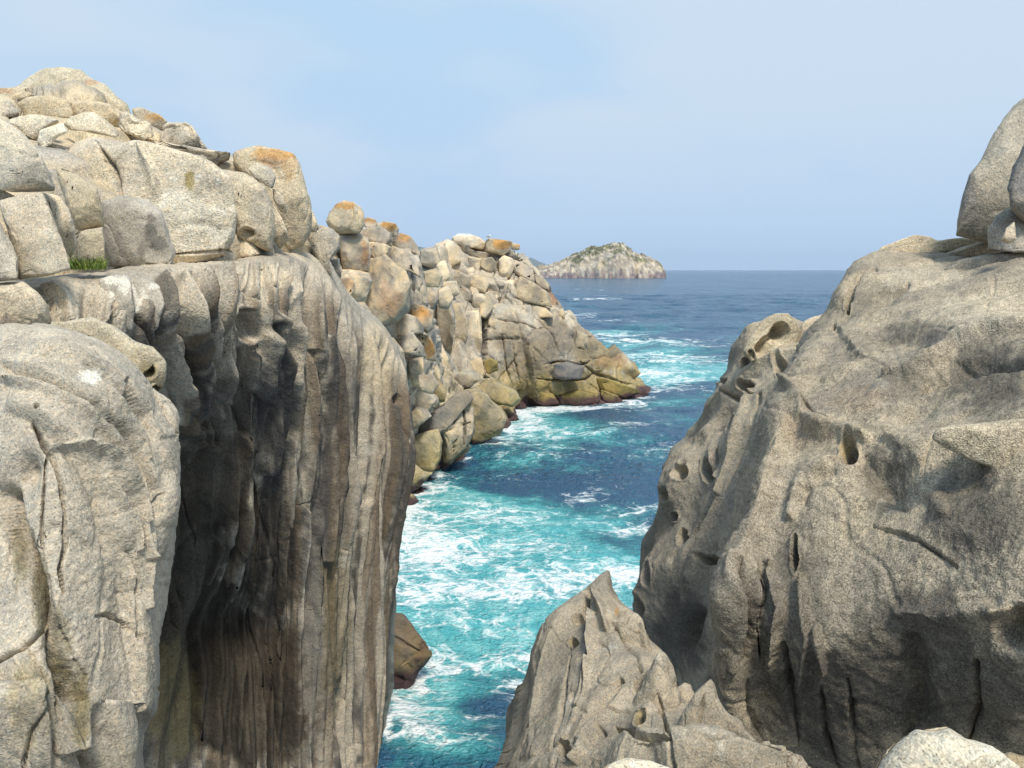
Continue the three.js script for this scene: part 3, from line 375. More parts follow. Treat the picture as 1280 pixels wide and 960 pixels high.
// near buttress at the left edge
{ const R = [
    row(-140, 470, 7.5, -60, 450, 7.6, 20, 425, 7.8, 80, 430, 7.8, 130, 440, 7.9, 175, 480, 8, 195, 520, 8, 190, 540, 8.4),
    row(-140, 430, 6.3, -60, 410, 6.3, 12, 404, 6.2, 75, 420, 6.2, 130, 446, 6.3, 180, 492, 6.5, 214, 515, 6.8, 206, 540, 8.2),
    row(-140, 480, 5.5, -60, 465, 5.5, 10, 450, 5.4, 70, 468, 5.4, 120, 498, 5.5, 165, 535, 5.8, 212, 548, 6.3, 204, 560, 8.2),
    row(-140, 560, 5.0, -60, 550, 5.0, 5, 545, 4.9, 60, 560, 4.9, 110, 580, 5.1, 155, 605, 5.4, 207, 622, 6.0, 200, 630, 8.2),
    row(-140, 650, 4.8, -60, 650, 4.8, 0, 650, 4.7, 55, 660, 4.7, 105, 670, 4.85, 150, 690, 5.15, 203, 700, 5.8, 194, 705, 8.2),
    row(-140, 760, 4.6, -60, 760, 4.6, 0, 760, 4.5, 55, 760, 4.5, 102, 765, 4.65, 148, 775, 4.95, 196, 785, 5.6, 188, 790, 8.2),
    row(-140, 870, 4.4, -60, 870, 4.4, 0, 870, 4.3, 52, 870, 4.3, 100, 870, 4.5, 146, 872, 4.8, 190, 876, 5.4, 182, 880, 8.2),
    row(-140, 990, 4.2, -60, 990, 4.2, 0, 990, 4.1, 50, 990, 4.15, 98, 990, 4.3, 142, 990, 4.6, 184, 990, 5.2, 176, 990, 8.2)];
  R.push(under(R[7], 4, 0, -1.5));
  const m = sheet({ rows: R, segU: [6, 26, 42, 46, 46, 50, 14], segV: [14, 40, 52, 56, 58, 58, 58, 10], mat: M.near, feats: [
    ['groove+', 2.6, 0.06, [0, 452, 30, 465, 70, 490, 110, 515, 145, 550, 170, 585, 185, 615, 186, 645]], ['ridge', 4, 0.05, [40, 450, 90, 470, 125, 505, 150, 540, 175, 580]], ['groove', 3, 0.09, [136, 487, 146, 510, 155, 535, 172, 560]], ['groove', 3, 0.09, [178, 497, 195, 520, 207, 545]],
    ['pit', 3, 3, 0.08, 46, 512, 0], ['groove', 4.5, 0.16, [40, 525, 56, 550, 70, 565, 74, 590, 80, 620]], ['groove', 2.5, 0.07, [62, 565, 56, 590, 52, 640, 50, 680]], ['groove', 2.8, 0.08, [75, 600, 82, 640, 84, 680, 78, 710, 84, 740]], ['ridge', 8, 0.09, [68, 556, 100, 560, 130, 590, 150, 620, 165, 660, 175, 700]],
    ['grit', 26, 0.022, [-10, 640, 40, 730, 75, 815, 112, 925, 125, 975]], ['step', 7, 0.10, [188, 660, 185, 615, 170, 585, 145, 548, 110, 512, 70, 485, 30, 462, -10, 450]], ['step', 7, 0.10, [186, 560, 165, 525, 120, 480, 70, 455, 30, 440]], ['step', 8, 0.12, [150, 740, 140, 680, 128, 625, 108, 580, 78, 545, 40, 518, 0, 505]], ['step', 6, 0.06, [196, 700, 192, 640, 196, 590, 180, 550]], ['step', 7, 0.09, [172, 900, 170, 820, 166, 760, 150, 690, 128, 650]], ['step', 5, 0.10, [20, 800, 45, 840, 60, 900, 66, 970]], ['groove+', 13, 0.34, [-10, 625, 15, 670, 40, 720, 58, 760, 75, 815, 95, 870, 112, 925, 120, 975]], ['groove+', 3, 0.10, [-10, 836, 25, 815, 50, 790, 58, 762]], ['groove', 2.6, 0.06, [125, 770, 145, 768, 165, 780]], ['groove', 2.4, 0.06, [150, 690, 166, 720, 170, 750, 172, 800]], ['groove', 2.4, 0.07, [190, 620, 184, 660, 186, 690]], ['bowl', 26, 34, 0.2, 24, 590, 0.5], ['ridge', 6, 0.08, [0, 470, 50, 488, 90, 510, 125, 540, 148, 575, 168, 620]], ['ridge', 5, 0.07, [90, 560, 125, 580, 150, 615, 165, 655]], ['groove', 2.4, 0.05, [60, 870, 40, 910, 30, 960]], ['ridge', 4, 0.06, [120, 600, 148, 650, 160, 690]], ['ridge', 5, 0.06, [175, 600, 178, 680, 180, 760]]],
    coarse: (p) => 0.10 * fbm(p.x * 0.8, p.y * 0.55, p.z * 0.8, 3) + 0.05 * ridge(p.x * 1.1 + p.y * 0.55, p.y * 0.35, 3) - 0.03,
    fine: (p) => 0.022 * fbm(p.x * 3, p.y * 2, p.z * 3, 4, 0.55) + 0.006 * noise(p.x * 22, p.y * 22, p.z * 22) - 0.018 * sst(0.9, 0.99, ridge(p.x * 1.9 + p.y * 0.5, p.y * 0.7, p.z * 1.9)),
    color: stone({ a: [0.44, 0.385, 0.30], b: [0.36, 0.318, 0.252], scale: 0.9, dark: 0.3, white: 0.12, spots: [[113, 470, 16, 10, K.white, 0.85], [20, 590, 24, 30, K.grey, 0.35], [10, 760, 34, 50, K.grey, 0.5], [52, 745, 12, 60, K.olive, 0.75], [76, 815, 14, 60, K.olive, 0.8], [100, 890, 14, 60, K.olive, 0.85], [40, 880, 44, 60, K.ochre, 0.4], [25, 690, 12, 50, K.olive, 0.7], [85, 790, 24, 60, K.grey, 0.4], [60, 900, 40, 50, K.dgrey, 0.5]] }) });
  put(m, 'rock_buttress', scene, S('pale grainy granite buttress with slanting seams beside the sheer cliff wall', 'rock')); }

// rock mass behind the boulders above the ledge
{ const R = [
    row(-120, 200, 30, 0, 180, 32, 40, 140, 34, 75, 130, 34, 110, 140, 32, 150, 160, 30, 200, 185, 28, 250, 205, 26, 300, 215, 25, 345, 215, 25, 372, 240, 25, 388, 290, 25, 402, 330, 25),
    row(-120, 124, 19, 0, 120, 19, 40, 104, 22, 75, 96, 23, 110, 108, 22, 150, 138, 20.5, 200, 166, 18.5, 250, 194, 18, 300, 202, 18, 340, 202, 18, 364, 216, 18, 382, 280, 18.5, 398, 300, 19),
    row(-120, 170, 13.5, 0, 165, 14, 40, 160, 15, 75, 165, 15, 110, 165, 15.4, 150, 172, 15.8, 200, 190, 16, 250, 205, 16.3, 300, 216, 16.6, 340, 228, 16.8, 364, 250, 17, 380, 285, 17.6, 396, 305, 18.5),
    row(-120, 240, 10.6, 0, 240, 10.6, 40, 240, 11, 75, 240, 11.4, 110, 240, 12, 150, 240, 12.8, 200, 245, 13.6, 250, 250, 14.3, 300, 258, 15, 340, 265, 15.8, 362, 280, 16.4, 378, 296, 17.2, 395, 310, 18),
    row(-120, 344, 9.4, 0, 344, 9.6, 40, 348, 9.9, 75, 344, 10.2, 110, 340, 10.7, 150, 337, 11.3, 200, 331, 12.2, 250, 327, 13, 300, 322, 14, 340, 318, 15.2, 360, 316, 16, 376, 314, 17, 392, 320, 18),
    row(-120, 420, 9.6, 0, 420, 9.8, 40, 410, 10.1, 75, 400, 10.5, 110, 390, 11, 150, 385, 11.6, 200, 375, 12.6, 250, 370, 13.4, 300, 365, 14.6, 340, 362, 15.6, 360, 360, 16.6, 376, 370, 17.6, 392, 400, 18.6)];
  put(sheet({ rows: R, segU: Array(12).fill(13), segV: [4, 26, 26, 34, 6], mat: M.mid, coarse: (p) => 0.25 * fbm(p.x * 0.5, p.y * 0.5, p.z * 0.5, 4) + (voronoi(p.x * 0.55, p.y * 0.6, p.z * 0.55), 0.35 * (vor.id - 0.5) - 0.2 * Math.exp(-((vor.f2 - vor.f1) ** 2) / 0.01)), fine: (p) => 0.05 * fbm(p.x * 2, p.y * 2, p.z * 2, 4), color: stone({ a: K.tan, b: K.grey, scale: 0.5, dark: 0.5 }) }), 'cliff_top', scene, S('jointed pale granite crest behind the boulders above the cliff wall', 'cliff')); }

// ================================================================ boulders above the ledge
const G = { a: K.pale, b: [0.48, 0.405, 0.295], scale: 0.7, dark: 0.3, white: 0.15 };
function rock(name, label, group, outline, d, o = {}) { const { st = {}, ...r } = o; return put(boulder(outline, d, { mat: d < 11 ? M.near : d < 24 ? M.mid : d < 40 ? M.far : M.vfar, round: 0.42, soft: 3, cutAt: 0.68, tilt: 0.5, grow: 1.03, ...r, color: stone({ ...G, scale: d < 20 ? 0.7 : 0.35, ...st }) }), name, scene, { label, category: 'boulder', ...(group ? { group } : {}) }); }
const gT = 'boulders heaped above the cliff ledge';
rock('boulder', 'large grey rounded boulder with dark side, topmost of the stack beside the pale domed boulder', gT, [-60, 148, 0, 145, 25, 165, 45, 190, 60, 215, 72, 243, 55, 242, 30, 240, 0, 236, -60, 240], 8.9, { st: { b: K.grey, dark: 0.5 }, feats: [['groove', 2, 0.06, [30, 220, 48, 211, 64, 214]]] });
rock('boulder', 'thin dark grey wedge of rock squeezed between the two stacked grey boulders', gT, [-60, 232, 0, 236, 24, 248, 16, 254, 0, 257, -60, 270], 9.1, { st: { b: K.grey } });
rock('boulder', 'square-faced grey boulder with a flat front standing on the ledge left of the grass', gT, [0, 252, 20, 247, 23, 242, 52, 241, 62, 262, 78, 300, 87, 335, 60, 343, 24, 348, 18, 318, 8, 280], 8.5, { round: 0.5, thick: 0.7, cuts: 4, st: { a: [0.46, 0.41, 0.32], dark: 0.25 } });
rock('boulder', 'narrow dark grey block leaning behind the square-faced boulder', gT, [50, 240, 75, 246, 86, 262, 93, 285, 95, 312, 88, 332, 78, 305, 62, 265], 9.3, { st: { b: K.grey } });
rock('boulder', 'dark boulder beside the square-faced boulder, split from it by a black gap', gT, [-60, 275, 0, 278, 10, 300, 20, 325, 22, 348, -60, 353], 8.2, { st: { b: K.grey } });
rock('boulder', 'tall tan boulder above the green grass tuft', gT, [68, 203, 90, 213, 120, 235, 128, 262, 129, 283, 104, 291, 94, 286, 84, 260, 76, 235], 10.2, { round: 0.55, st: { a: [0.45, 0.38, 0.26], b: [0.40, 0.34, 0.24], dark: 0.1 } });
rock('boulder', 'small tan block under the tall tan boulder, right beside the grass tuft', gT, [101, 290, 129, 284, 131, 333, 112, 335, 99, 326, 96, 302], 10, { round: 0.5, st: { a: [0.44, 0.38, 0.27], dark: 0.2 } });
rock('boulder', 'biggest pale boulder with a broad domed back and a rough blotched front above the ledge', gT, [58, 192, 66, 178, 80, 167, 110, 165, 135, 174, 175, 178, 215, 190, 262, 206, 284, 222, 290, 250, 291, 275, 288, 300, 280, 319, 220, 330, 180, 326, 140, 300, 120, 270, 100, 240, 72, 215], 12.9, { thick: 0.62, max: 110, round: 0.55, cuts: 9, seed: 4, feats: [['groove', 3.5, 0.2, [120, 178, 140, 215, 150, 250]], ['ridge', 7, 0.12, [175, 182, 190, 215, 195, 250]], ['groove', 2, 0.12, [218, 318, 250, 316, 288, 312]]], st: { a: K.pale, b: [0.44, 0.385, 0.30], dark: 0.3, white: 0.55, spots: [[158, 215, 26, 40, K.grey, 0.6], [237, 226, 7, 14, K.ochre, 0.8], [120, 205, 50, 24, K.tan, 0.4], [236, 275, 60, 40, K.white, 0.45]] } });
rock('boulder', 'two-faced grey block with black lichen, right of the grass and under the domed boulder', gT, [127, 252, 150, 247, 186, 250, 203, 263, 211, 290, 219, 316, 213, 328, 165, 331, 134, 334, 127, 300], 10.9, { round: 0.5, thick: 0.7, cuts: 8, feats: [['groove', 2.6, 0.12, [150, 250, 164, 275, 168, 330]]], st: { a: [0.47, 0.42, 0.335], b: K.grey, dark: 0.4, spots: [[188, 292, 8, 22, K.black, 0.6], [200, 305, 12, 9, K.black, 0.6], [178, 312, 6, 14, K.black, 0.4]] } });
rock('boulder', 'smooth sloping tan boulder with an undercut foot between the domed and the orange-topped boulders', gT, [262, 204, 305, 213, 331, 235, 341, 265, 344, 288, 339, 315, 318, 306, 296, 294, 290, 268, 282, 226], 14.6, { round: 0.55, cuts: 5, st: { a: [0.5, 0.43, 0.31], dark: 0.3, spots: [[324, 262, 14, 30, K.grey, 0.6]] }, feats: [['pit', 9, 8, 0.25, 308, 292, 0.4]] });
rock('boulder', 'low dark stone in the shadowed undercut beneath the sloping tan boulder', gT, [289, 299, 301, 296, 320, 307, 328, 317, 312, 321, 289, 321], 14.4, { st: { b: K.grey, dark: 0.3 } });
rock('boulder', 'rounded grey knob leaning on the face of the orange-topped boulder', gT, [308, 211, 320, 203, 339, 210, 345, 222, 342, 236, 331, 230, 318, 222], 15.2, { st: { b: K.grey } });
rock('boulder', 'small egg-shaped stone below the grey knob on the orange-topped boulder', gT, [341, 236, 350, 240, 357, 254, 359, 268, 350, 264, 342, 250], 15.4, {});
rock('boulder', 'long thin flake of rock running down beside the smooth sloping tan boulder', gT, [333, 238, 345, 258, 357, 284, 362, 302, 350, 314, 341, 292, 338, 262], 15.3, { st: { a: K.pale } });
rock('boulder', 'tall smooth boulder with orange lichen top at the outer end of the ledge', gT, [291, 193, 305, 189, 320, 183, 342, 187, 365, 194, 373, 204, 379, 228, 386, 252, 389, 268, 386, 296, 380, 305, 366, 312, 350, 300, 335, 260, 310, 220, 292, 208], 16.6, { round: 0.55, cuts: 5, thick: 0.7, feats: [['groove', 3, 0.05, [316, 200, 340, 206, 350, 230]]], st: { a: [0.52, 0.44, 0.31], b: [0.46, 0.38, 0.26], dark: 0.15, white: 0, spots: [[345, 192, 34, 9, K.orange, 0.7], [362, 205, 10, 30, K.orange, 0.35], [340, 203, 16, 10, K.rust, 0.5]] } });
rock('boulder', 'narrow upright stone tucked against the outer edge of the orange-topped boulder', gT, [387, 258, 394, 270, 398, 284, 396, 292, 387, 290], 17.5, {});
rock('boulder', 'angular grey block on the slope below the orange-topped boulder', gT, [383, 290, 398, 288, 413, 291, 424, 308, 411, 326, 416, 346, 398, 330, 386, 310], 18.2, { st: { b: K.grey } });
rock('boulder', 'summit dome of pale yellow granite crowning the left cliff', gT, [8, 114, 20, 108, 38, 94, 56, 87, 75, 86, 98, 89, 113, 99, 131, 105, 144, 120, 161, 133, 171, 150, 150, 160, 110, 160, 60, 150, 20, 140], 20.5, { round: 0.6, cuts: 6, max: 100, thick: 0.7, feats: [['groove', 1.3, 0.15, [98, 99, 106, 114, 113, 126]], ['groove', 1.5, 0.18, [72, 95, 82, 94, 90, 95]], ['groove', 1.4, 0.15, [133, 107, 142, 112, 143, 116]]], st: { a: [0.53, 0.455, 0.31], b: [0.46, 0.40, 0.29], dark: 0.15, spots: [[95, 122, 18, 10, K.ochre, 0.5], [115, 103, 10, 4, K.rust, 0.5]] } });
rock('boulder', 'flat pale slab jutting out below the summit dome with an orange tinge', gT, [-40, 112, 0, 111, 20, 109, 44, 119, 36, 126, 18, 129, 0, 127, -40, 127], 17.5, { st: { a: K.tan, spots: [[2, 113, 14, 4, K.rust, 0.6]] } });
rock('boulder', 'grey block with a dark hollow beneath it under the flat pale slab', gT, [-40, 124, 0, 123, 13, 126, 19, 135, 29, 138, 20, 144, 5, 148, -40, 150], 15.6, { st: { b: K.grey } });
rock('boulder', 'overhanging block with a shaded arched underside below the summit dome', gT, [20, 129, 34, 121, 62, 120, 84, 125, 90, 140, 88, 150, 78, 152, 55, 147, 32, 148], 16.8, { cuts: 4, feats: [['pit', 22, 8, 0.4, 58, 142, 0.15]], st: { a: K.tan } });
rock('boulder', 'broad tan block under the summit dome between the arched block and the grey broken rocks', gT, [84, 125, 120, 127, 138, 131, 150, 148, 148, 166, 120, 160, 90, 150], 16.8, { st: { a: K.tan } });
rock('boulder', 'flat-topped grey boulder below the arched block, wedge-shaped with a dark tip', gT, [9, 150, 24, 145, 45, 143, 60, 146, 75, 152, 62, 159, 51, 167, 43, 174, 34, 169, 20, 157], 13.6, { st: { b: K.grey } });
rock('boulder', 'flat triangular pale boulder lying on the back of the domed boulder', gT, [80, 155, 90, 146, 105, 141, 118, 141, 131, 150, 145, 161, 150, 171, 128, 168, 105, 164, 88, 163], 14, { cuts: 4, st: { a: K.pale, dark: 0.15 } });
rock('boulder', 'small near-white block wedged beside the triangular pale boulder', gT, [46, 177, 51, 163, 64, 158, 79, 154, 84, 166, 72, 171, 65, 180, 52, 186], 13.2, { round: 0.45, st: { a: K.white, b: K.pale, dark: 0.1 } });
rock('boulder', 'broken grey rock with a black hollow between the summit dome and the small crest', gT, [149, 158, 148, 143, 158, 140, 172, 149, 187, 154, 194, 173, 180, 176, 158, 168], 16.2, { crack: 1.3, feats: [['pit', 13, 5, 0.5, 164, 167, 0.25]], st: { b: K.grey, dark: 0.5 } });
rock('boulder', 'orange-stained slab sloping down behind the broken grey rock', gT, [160, 134, 176, 134, 199, 143, 213, 156, 207, 164, 187, 160, 168, 150], 18.2, { feats: [['pit', 7, 4, 0.4, 198, 160, 0.2]], st: { a: K.tan, spots: [[195, 146, 18, 5, K.orange, 0.7]] } });
rock('boulder', 'jagged small grey crest standing up at the end of the summit pile', gT, [199, 174, 205, 158, 212, 154, 232, 153, 242, 161, 255, 180, 263, 190, 245, 191, 222, 187, 202, 184], 16.9, { crack: 1.4, st: { b: K.grey, dark: 0.5 } });
rock('boulder', 'low ridge of weathered rock running from the jagged crest to the orange-topped boulder', gT, [180, 173, 200, 177, 222, 182, 262, 188, 291, 194, 293, 208, 262, 210, 220, 198, 190, 190], 16.4, { crack: 1.2, st: { b: K.grey } });
rock('boulder', 'hollowed pale boulder with an oval cavity perched behind the near buttress', null, [64, 415, 65, 401, 85, 403, 115, 397, 140, 407, 165, 425, 190, 433, 207, 455, 209, 480, 200, 497, 175, 480, 140, 455, 100, 440, 72, 430], 7.1, { thick: 0.55, round: 0.6, cuts: 3, max: 100, rough: 0.8, feats: [['pit', 17, 8, 0.22, 122, 428, 0.5], ['pit', 13, 9, 0.25, 182, 462, 0.6], ['pit', 9, 5, 0.3, 197, 487, 0.3], ['groove', 3, 0.06, [64, 418, 100, 436, 150, 460, 195, 500]]], st: { a: [0.49, 0.42, 0.29], b: [0.44, 0.385, 0.28], dark: 0.15, spots: [[185, 462, 14, 10, K.ochre, 0.4]] } });
for (const [l, o, d, s] of [
  ['pale rounded block on the lower edge of the ledge above the near buttress', [-40, 362, 0, 356, 28, 354, 45, 366, 62, 385, 68, 408, 30, 412, -40, 415], 8.2, {}],
  ['narrow grey block in the ledge edge between the pale block and the lichen-crusted boulder', [50, 356, 66, 352, 84, 362, 98, 385, 100, 405, 80, 408, 66, 390], 8.7, { b: K.grey }],
  ['boulder crusted with white lichen at the top edge of the fluted wall', [124, 350, 140, 343, 155, 342, 164, 352, 168, 385, 164, 412, 142, 412, 128, 395], 9.2, { a: K.grey, b: K.grey, spots: [[140, 350, 14, 6, K.white, 0.7], [156, 356, 8, 12, K.white, 0.6]] }],
  ['slim block with a white lichen streak right of the lichen-crusted boulder', [164, 352, 182, 346, 200, 358, 206, 380, 196, 410, 184, 415, 170, 390], 9.6, { a: K.grey, b: K.grey, spots: [[180, 380, 5, 20, K.white, 0.7], [192, 358, 9, 5, K.white, 0.6]] }],
]) rock('boulder', l, 'blocks along the lower ledge edge', o, d, { round: 0.55, cuts: 5, st: { dark: 0.25, ...s } });

// ================================================================ middle cliff of stacked blocks
const TONE = [{ a: K.pale, b: K.tan }, { a: K.tan, b: [0.43, 0.36, 0.26] }, { a: [0.55, 0.475, 0.36], b: [0.40, 0.345, 0.265] }, { a: [0.46, 0.39, 0.29], b: [0.36, 0.31, 0.24] }];
const blocks = (parent, d0, list, o = {}) => list.forEach(([pts, d, st, r], i) => put(boulder(pts, d, { mat: M.far, round: 0.22, soft: 1, cuts: 6, cutAt: 0.80, crisp: 0.95, rough: 0.7, tilt: 1.0, grow: 1.10, thick: 0.9, res: 1.15, ...o, ...r, color: stone({ ...G, scale: 0.35, dark: 0.28, orange: 0.3, ...TONE[(i * 7 + 3) % 4], ...(o.st ?? {}), ...(st ?? {}) }) }), 'rock_block', parent));
const midCliff = sheet({ rows: [
    row(380, 300, 48, 410, 300, 54, 430, 300, 57, 455, 300, 60, 480, 305, 63, 500, 310, 64, 518, 325, 66, 520, 345, 70),
    row(384, 286, 38, 408, 286, 45, 430, 276, 47, 455, 283, 49, 480, 286, 51, 500, 298, 53, 518, 314, 55, 512, 320, 68),
    row(390, 320, 37, 420, 328, 44, 448, 328, 46, 475, 328, 47.5, 498, 338, 49, 514, 342, 51, 526, 346, 54, 518, 348, 68),
    row(400, 360, 37, 430, 375, 43, 460, 385, 45, 486, 395, 46.5, 508, 398, 48.5, 526, 396, 50.5, 542, 394, 54, 534, 396, 68),
    row(420, 410, 37, 450, 425, 42.5, 478, 432, 44.5, 500, 440, 46.5, 520, 444, 48.5, 536, 442, 50.5, 550, 440, 54, 542, 442, 68),
    row(430, 470, 37, 455, 480, 42.5, 478, 488, 45, 498, 490, 47, 516, 490, 49, 534, 488, 51, 549, 486, 54.5, 542, 486, 68),
    row(430, 560, 37, 455, 560, 42.5, 477, 558, 45, 496, 556, 47, 512, 554, 49, 526, 550, 51.5, 538, 545, 55, 532, 540, 68),
    row(430, 690, 37, 455, 680, 42.5, 475, 665, 45, 492, 655, 47, 506, 645, 49, 520, 635, 51.5, 532, 625, 55, 526, 600, 68)],
  segU: [16, 26, 26, 28, 30, 28, 12], segV: [4, 34, 34, 34, 34, 30, 12], mat: M.far,
  coarse: (p) => { const v = voronoi(p.x * 0.30, p.y * 0.26, p.z * 0.26); return 0.55 * (vor.id - 0.5) - 0.3 * Math.exp(-v * v / 0.006) + 0.3 * fbm(p.x * 0.3, p.y * 0.3, p.z * 0.3, 3); },
  fine: (p) => 0.14 * fbm(p.x * 1.2, p.y * 0.9, p.z * 1.2, 4) - 0.15 * Math.exp(-1 * voronoi(p.x * 1.1, p.y * 0.7, p.z * 1.1) ** 2 / 0.006),
  color: stone({ a: [0.50, 0.435, 0.33], b: [0.38, 0.335, 0.265], scale: 0.35, dark: 0.4, orange: 0.35, tide: 1.5 }) });
put(midCliff, 'cliff_face', scene, S('stepped cliff of stacked pale and orange granite blocks beyond the sheer wall', 'cliff'));
const OR = (x, y, rx, ry, k = 0.75, c = K.orange) => ({ spots: [[x, y, rx, ry, c, k]] });
blocks(midCliff, 0, [
  [[425, 294, 449, 293, 459, 299, 462, 317, 459, 336, 450, 337, 437, 335, 428, 336, 426, 318], 44.0, OR(456, 318, 6, 18, 0.7, K.rust)],
  [[398, 282, 415, 287, 424, 296, 424, 310, 414, 321, 410, 325, 405, 310, 398, 300], 40.5], [[428, 337, 450, 338, 460, 340, 464, 352, 456, 376, 440, 382, 426, 362], 43.5, { a: K.pale }],
  [[422, 346, 433, 342, 442, 354, 446, 370, 432, 372, 423, 358], 42.0, OR(433, 356, 12, 12, 0.6, K.rust)], [[451, 295, 461, 283, 475, 284, 488, 292, 490, 301, 482, 307, 470, 305, 459, 302], 46.5],
  [[454, 276, 459, 272, 469, 275, 475, 282, 461, 285, 454, 282], 48.0, OR(463, 275, 10, 5)], [[472, 281, 480, 277, 494, 280, 498, 286, 496, 295, 488, 295, 478, 288], 48.0, OR(487, 282, 11, 5, 0.9)],
  [[460, 302, 482, 306, 489, 310, 485, 317, 471, 324, 461, 315], 45.9], [[488, 296, 500, 292, 512, 296, 519, 305, 523, 317, 515, 316, 504, 311, 490, 309], 49.5, OR(505, 296, 9, 5)], [[490, 308, 500, 312, 512, 312, 515, 320, 521, 335, 523, 345, 512, 338, 505, 338, 491, 331, 482, 320], 48.0],
  [[461, 323, 480, 320, 492, 332, 505, 341, 510, 356, 509, 386, 495, 399, 478, 406, 468, 396, 458, 383, 446, 373, 452, 360], 45.3, OR(488, 378, 20, 24, 0.55, K.rust), { thick: 0.8, cuts: 5 }],
  [[476, 420, 494, 409, 504, 393, 520, 397, 528, 409, 528, 416, 503, 419], 47.4], [[509, 381, 523, 382, 541, 389, 540, 410, 533, 416, 526, 409, 515, 395], 48.9, OR(527, 392, 14, 10, 0.85)], [[493, 422, 516, 417, 528, 433, 532, 446, 506, 440], 46.5],
  [[523, 417, 537, 422, 544, 436, 545, 451, 533, 448, 527, 433], 48.6, OR(537, 434, 8, 12, 0.85)], [[510, 450, 530, 447, 531, 471, 527, 484, 516, 480], 48.0], [[515, 359, 540, 356, 549, 362, 548, 375, 540, 388, 523, 384, 510, 378], 52.5], [[440, 380, 456, 378, 466, 396, 474, 408, 462, 410, 448, 398], 42.0],
  [[505, 340, 514, 338, 519, 350, 518, 362, 511, 362], 50.2, { a: K.grey, b: K.dgrey }], [[531, 448, 545, 452, 552, 470, 548, 486, 534, 484], 52.5], [[478, 424, 492, 424, 504, 440, 508, 470, 498, 478, 484, 450], 44.4], [[412, 326, 424, 324, 426, 345, 420, 352, 414, 340], 41.4, { a: K.grey, b: K.dgrey }],
  [[530, 340, 545, 336, 552, 346, 548, 358, 534, 358], 45.6], [[548, 362, 560, 358, 566, 372, 560, 386, 549, 384], 50.4], [[512, 478, 530, 482, 546, 498, 534, 514, 512, 522], 50.4], [[498, 544, 510, 528, 516, 548, 512, 575, 499, 592], 50.4], [[514, 508, 528, 500, 540, 508, 530, 522, 516, 528], 51.6, { a: K.pale }], [[534, 486, 546, 484, 552, 500, 544, 510, 536, 504], 52.0], [[524, 470, 540, 468, 548, 480, 540, 492, 526, 488], 45.6]]);
rock('boulder', 'egg-shaped boulder capped with yellow lichen balanced on a square column of rock', null, [408, 277, 412, 266, 420, 256, 430, 251, 441, 252, 451, 259, 455, 269, 454, 282, 449, 291, 438, 292, 425, 293, 414, 288], 43.5, { round: 0.85, cuts: 3, max: 60, res: 0.9, feats: [['groove', 1, 0.1, [441, 258, 441, 270, 440, 285]]], st: { a: K.tan, b: K.tan, spots: [[432, 257, 12, 6, K.orange, 0.8]] } });

